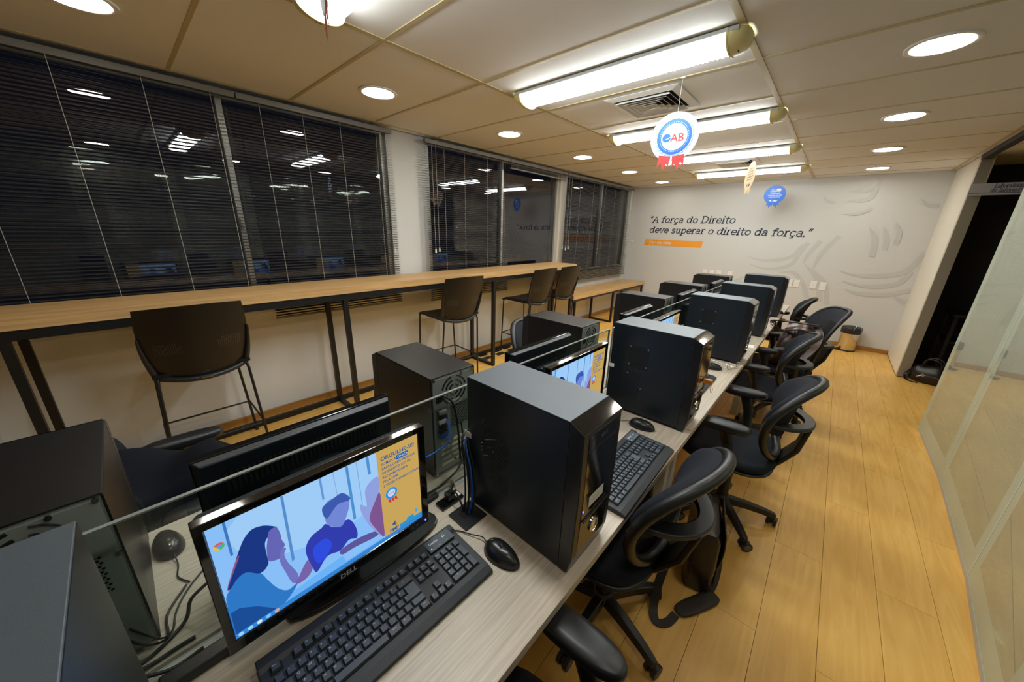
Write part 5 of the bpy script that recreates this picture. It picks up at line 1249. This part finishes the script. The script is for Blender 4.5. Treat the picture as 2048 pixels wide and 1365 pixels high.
# ================================================================== BADGE MOBILES
def mobile(label, centre, rz, face):
    """face: what is seen from the -y side; r about 0.13"""
    x, y, z = centre; r = .128
    t = thing('badge_mobile', label, 'mobile', (x, y, z), rz, 'paper badge mobiles')
    N = 40
    base = {'white': 'mob_white', 'blue': 'mob_blue', 'cream': 'mob_cream'}[face]
    disc = lambda rr, y0, y1, n=N, sc=0.0, k=26: MB().prism([(rr * (1 + sc * math.cos(k * 2 * PI * i / (n))) * math.cos(2 * PI * i / n), rr * (1 + sc * math.cos(k * 2 * PI * i / n)) * math.sin(2 * PI * i / n)) for i in range(n)], y0, y1, lambda u, v, w: (u, w, v))
    obj('disc', disc(r, -.001, .001), base, t)
    rb = 'mob_red' if face == 'white' else base
    for s in (-1, 1):
        obj('ribbon', MB().prism([(s * .004, -r * .80), (s * .070, -r * .72), (s * .074, -r * 1.22), (s * .052, -r * 1.05), (s * .042, -r * 1.38), (s * .022, -r * 1.12), (s * .008, -r * 1.25)], .0012, .0022, lambda u, v, w: (u, w if face != 'white' else -w, v)), rb, t)
    if face == 'white':
        obj('scallop', disc(r * .80, -.0016, -.0010, 104, .035, 26), 'mob_pale', t)
        obj('pale_ring', disc(r * .755, -.0020, -.0016), 'mob_white', t); obj('blue_ring', disc(r * .73, -.0024, -.0020), 'mob_blue', t)
        obj('centre', disc(r * .545, -.0028, -.0024), 'mob_white', t)
        dm = MB()
        for k in range(52):
            a = 2 * PI * k / 52; dm.add([(r * .60 * math.cos(a) + .0018 * math.cos(2 * PI * j / 6), -.0027, r * .60 * math.sin(a) + .0018 * math.sin(2 * PI * j / 6)) for j in range(6)], [tuple(range(6))])
        o = obj('dots', dm, 'mob_white', t); o['kind'] = 'stuff'
        lt = MB(); put_text(lt, 'AB', .058, lambda u, v: (-.018 + u, -.0032, -.024 + v), bold=.002); obj('letters', lt, 'mob_red', t)
        obj('globe', MB().prism([(-.040 + .0235 * math.cos(2 * PI * k / 24), -.004 + .0225 * math.sin(2 * PI * k / 24)) for k in range(24)], -.0032, -.0028, lambda u, v, w: (u, w, v)), 'mob_blue', t)
        obj('globe_band', MB().prism([(-.050, -.012), (-.030, -.004), (-.016, .004), (-.018, -.002), (-.032, -.010)], -.0036, -.0033, lambda u, v, w: (u, w, v)), 'mob_white', t)
        lt = MB()
        for k, ch in enumerate('SELO DE QUALIDADE'):
            a = math.radians(158 - 136 * k / 16)
            if ch != ' ': put_text(lt, ch, .011, lambda u, v, a=a: ((.056 + v) * math.cos(a) + (u - .004) * math.sin(a), -.0032, (.056 + v) * math.sin(a) - (u - .004) * math.cos(a)))
        put_text(lt, '4\u00aa EDI\u00c7\u00c3O', .012, lambda u, v: (u, -.0032, -.056 + v), 'CENTER')
        obj('small_letters', lt, 'mob_pale', t)
    else:
        lt = MB()
        for k, s in enumerate(['Somos a \u00fanica', 'Faculdade Privada', 'de Direito do RS', 'recomendada pela OAB', '2 vezes consecutivas']):
            put_text(lt, s, .0165, lambda u, v, k=k: (u, -.0016, .060 - .024 * k + v), 'CENTER', .0004)
        put_text(lt, 'FMP', .032, lambda u, v: (-.012 + u, -.0016, -.095 + v), bold=.0012)
        lt.add([(-.055, -.0016, -.080), (-.018, -.0016, -.066), (-.030, -.0016, -.080), (-.018, -.0016, -.096)], [(0, 1, 2), (0, 2, 3)])
        obj('lettering', lt, 'mob_white' if face == 'blue' else 'mob_dark', t)
        if face == 'blue': obj('highlight_strip', MB().prism([(.012, .055), (.062, .055), (.062, .078), (.012, .078)], -.0014, -.0011, lambda u, v, w: (u, w, v)), 'mob_cream', t)
    hz = CZ - z
    obj('thread', MB().tube([(0, 0, r - .004), (0, 0, hz - .006)], .0009, 5), 'cord', t)
    obj('ceiling_clip', MB().box(-.012, .012, -.006, .006, hz - .008, hz - .0012), 'clear_plastic', t, bevel=.002)
mobile('white round paper badge mobile with blue ring and red ribbons', (-.852, 2.315, 2.098), math.radians(12), 'white')
mobile('cream round paper badge mobile turned nearly edge-on', (-.79, 4.27, 2.115), math.radians(-62), 'cream')
mobile('blue round paper badge mobile with white lettering before the quote wall', (-.848, 6.50, 2.135), math.radians(8), 'blue')
mobile('paper badge mobile with red ribbons hanging edge-on below a fluorescent light', (-1.14, .50, 2.222), math.radians(161), 'white')

# ================================================================== SMALL THINGS ON THE DESKS
t = thing('cable_grommet', 'black square cable grommet with blue and black cables beside the first glossy tower', 'cable grommet', (-.642, .541, DZ))
obj('plate', MB().box(-.041, .041, -.041, .041, .0005, .005), 'satin_black', t, bevel=.0015)
obj('slot', MB().box(-.022, .006, -.018, .018, .0052, .0056), 'hole', t)
cab = [('black_cable', -.012, .008, .0), ('black_cable', -.006, .014, .01), ('blue_cable', .0, .004, .016), ('black_cable', -.016, .0, -.01), ('black_cable', .002, .012, .02), ('black_cable', -.004, -.004, .008)]
for k, (m_, ax, ay, e) in enumerate(cab):
    obj('cable', MB().tube(smoothpath([(ax, ay, .003), (ax - .004 + e * .4, ay + .012, .06), (ax - .024 + e * .3, ay + .026, .14), (-.056 + e * .3, ay + .034, .20 + .008 * k), (-.062 + e * .3, .075 + .006 * k, .235)]), .0028, 6), m_, t, smooth=60)
t = thing('desk_outlet', 'black desk power outlet with plug beside the monitor base', 'outlet', (-.726, .540, DZ))
obj('plate', MB().box(-.020, .020, -.042, .042, .0005, .010), 'gloss_black', t, bevel=.004, seg=3)
pl = obj('plug', MB().box(-.012, .012, -.014, .012, .0105, .036), 'satin_black', t, bevel=.004)
obj('cord', MB().tube(smoothpath([(.004, 0, .034), (.03, .0, .052), (.058, -.002, .03), (.066, 0, .006)]), .003, 8), 'black_cable', pl, smooth=60)
obj('socket_insert', MB().box(-.011, .011, .019, .036, .0102, .013), 'white_plastic', t, bevel=.001)
tag(obj('cable_end', MB().lathe([(.011, 0), (.012, .012), (.009, .03), (.002, .046), (.001, .047)], 16), 'steel', loc=(-.765 + .012, .512 + .06, DZ + .0005), smooth=50), 'small silver cone-shaped screen clamp cap near the outlet', 'clamp cap')
def cable(nm, label, m_, pts, r=.003):
    tag(obj(nm, MB().tube(smoothpath(pts), r, 8), m_, smooth=60), label, 'cable')
cable('ethernet_cable', 'blue network cable looping behind the glass near the second window-side tower', 'blue_cable', [(-.836, .62, .955), (-.80, .60, .90), (-.806, .54, .875), (-.80, .49, .885), (-.802, .45, .90)], .0032)
cable('power_cable', 'thick black power cable hanging down the rear of the second window-side tower', 'black_cable', [(-.835, .600, 1.05), (-.805, .620, 1.03), (-.800, .635, .95), (-.803, .645, .85), (-.80, .640, .775), (-.80, .56, .745), (-.80, .50, .7445)], .0038)
cable('video_cable', 'thin black cable loops on the desk behind the glass', 'black_cable', [(-.835, .68, .92), (-.815, .67, .86), (-.815, .655, .80), (-.82, .68, .752), (-.815, .73, .7445), (-.81, .80, .7445)], .003)
cable('mouse_cable', 'thin black cable running over the window-side desk past the corner tower', 'black_cable', [(-.832, -.16, .84), (-.822, -.125, .775), (-.835, -.097, .7485), (-.90, -.092, .7445), (-.957, -.055, .7445)], .0024)
cable('power_cable', 'black cable pair lying along the glass by the corner tower', 'black_cable', [(-.838, -.22, .84), (-.80, -.20, .76), (-.797, -.13, .746), (-.80, -.09, .7445), (-.80, -.058, .7445)], .0038)
cable('video_cable', 'black video cable coming from the corner tower to the bright monitor', 'black_cable', [(-.69, -.19, .90), (-.752, -.16, .80), (-.760, -.10, .746), (-.762, -.05, .7455)], .0034)
cable('keyboard_cable', 'thin black cable crossing the window-side desk behind the glass', 'black_cable', [(-.832, -.135, .82), (-.826, -.105, .765), (-.850, -.088, .7445), (-.89, -.080, .7435), (-.93, -.062, .7435), (-.97, -.03, .7435), (-1.02, .03, .7435), (-1.06, .12, .7435)], .0019)
cable('video_cable', 'thick black cable rising from the window-side desk into the monitor back', 'black_cable', [(-.812, -.165, .76), (-.814, -.135, .7445), (-.825, -.105, .7445), (-.845, -.075, .7455), (-.852, -.062, .757), (-.860, -.05, .785), (-.865, -.02, .799)], .0036)
t = thing('power_strip', 'flat black power strip on the aisle-side desk behind the bright monitor', 'power strip', (-.728, -.04, DZ), 0)
obj('body', MB().box(-.017, .017, -.075, .060, .0005, .022), 'satin_black', t, bevel=.004)
obj('lead', MB().tube(smoothpath([(0, -.075, .012), (.004, -.11, .006), (-.008, -.14, .004)]), .0035, 8), 'black_cable', t, smooth=60)
t = thing('memory_stick', 'orange memory stick with wire loop plugged into a tower front', 'memory stick', (-.305, 1.60, .955), 0)
obj('body', MB().box(.0005, .034, -.010, .010, -.008, .012), 'orange_plastic', t, bevel=.002)
obj('loop', MB().tube(smoothpath([(.026, .0, -.008), (.034, -.006, -.032), (.037, .0, -.046), (.040, .006, -.032), (.032, .002, -.008)]), .0008, 5), 'chrome', t, smooth=60)
t = thing('wire_stand', 'folded chrome wire stand on the desk beside a tower', 'wire stand', (-.40, 2.545, DZ), math.radians(-28))
for y in (-.04, .04): obj('wire', MB().tube(smoothpath([(-.09, y * .3, .002), (.05, y, .002), (.075, y, .004), (.085, y, .03), (.078, y, .045), (.068, y, .03), (.072, y, .006)]), .002, 6), 'chrome', t, smooth=60)
obj('wire', MB().tube([(.075, -.04, .004), (.075, .04, .004)], .002, 6), 'chrome', t)
tag(obj('paper_slip', MB().box(-.03, .03, -.045, .045, .0005, .0012), 'paper', loc=(-.345, 3.18, DZ), rot=(0, 0, .1)), 'small white paper slip on the aisle-side desk', 'paper')
for i, (x, y, z, rz) in enumerate([(-.688, .595, .985, 0), (-.688, 1.50, .955, 0)]):
    o = tag(obj('asset_tag', MB().box(-.001, .0, -.02, .012, -.010, .010) if False else MB().box(-.012, .016, -.0016, -.0006, -.009, .009), 'sticker', loc=(x + .004, y - .008 - (.006 if i == 0 else .008), z)), ['small white asset tag on the side of the slotted tower', 'small white asset tag on the side of the tower with the memory stick'][i], 'tag')
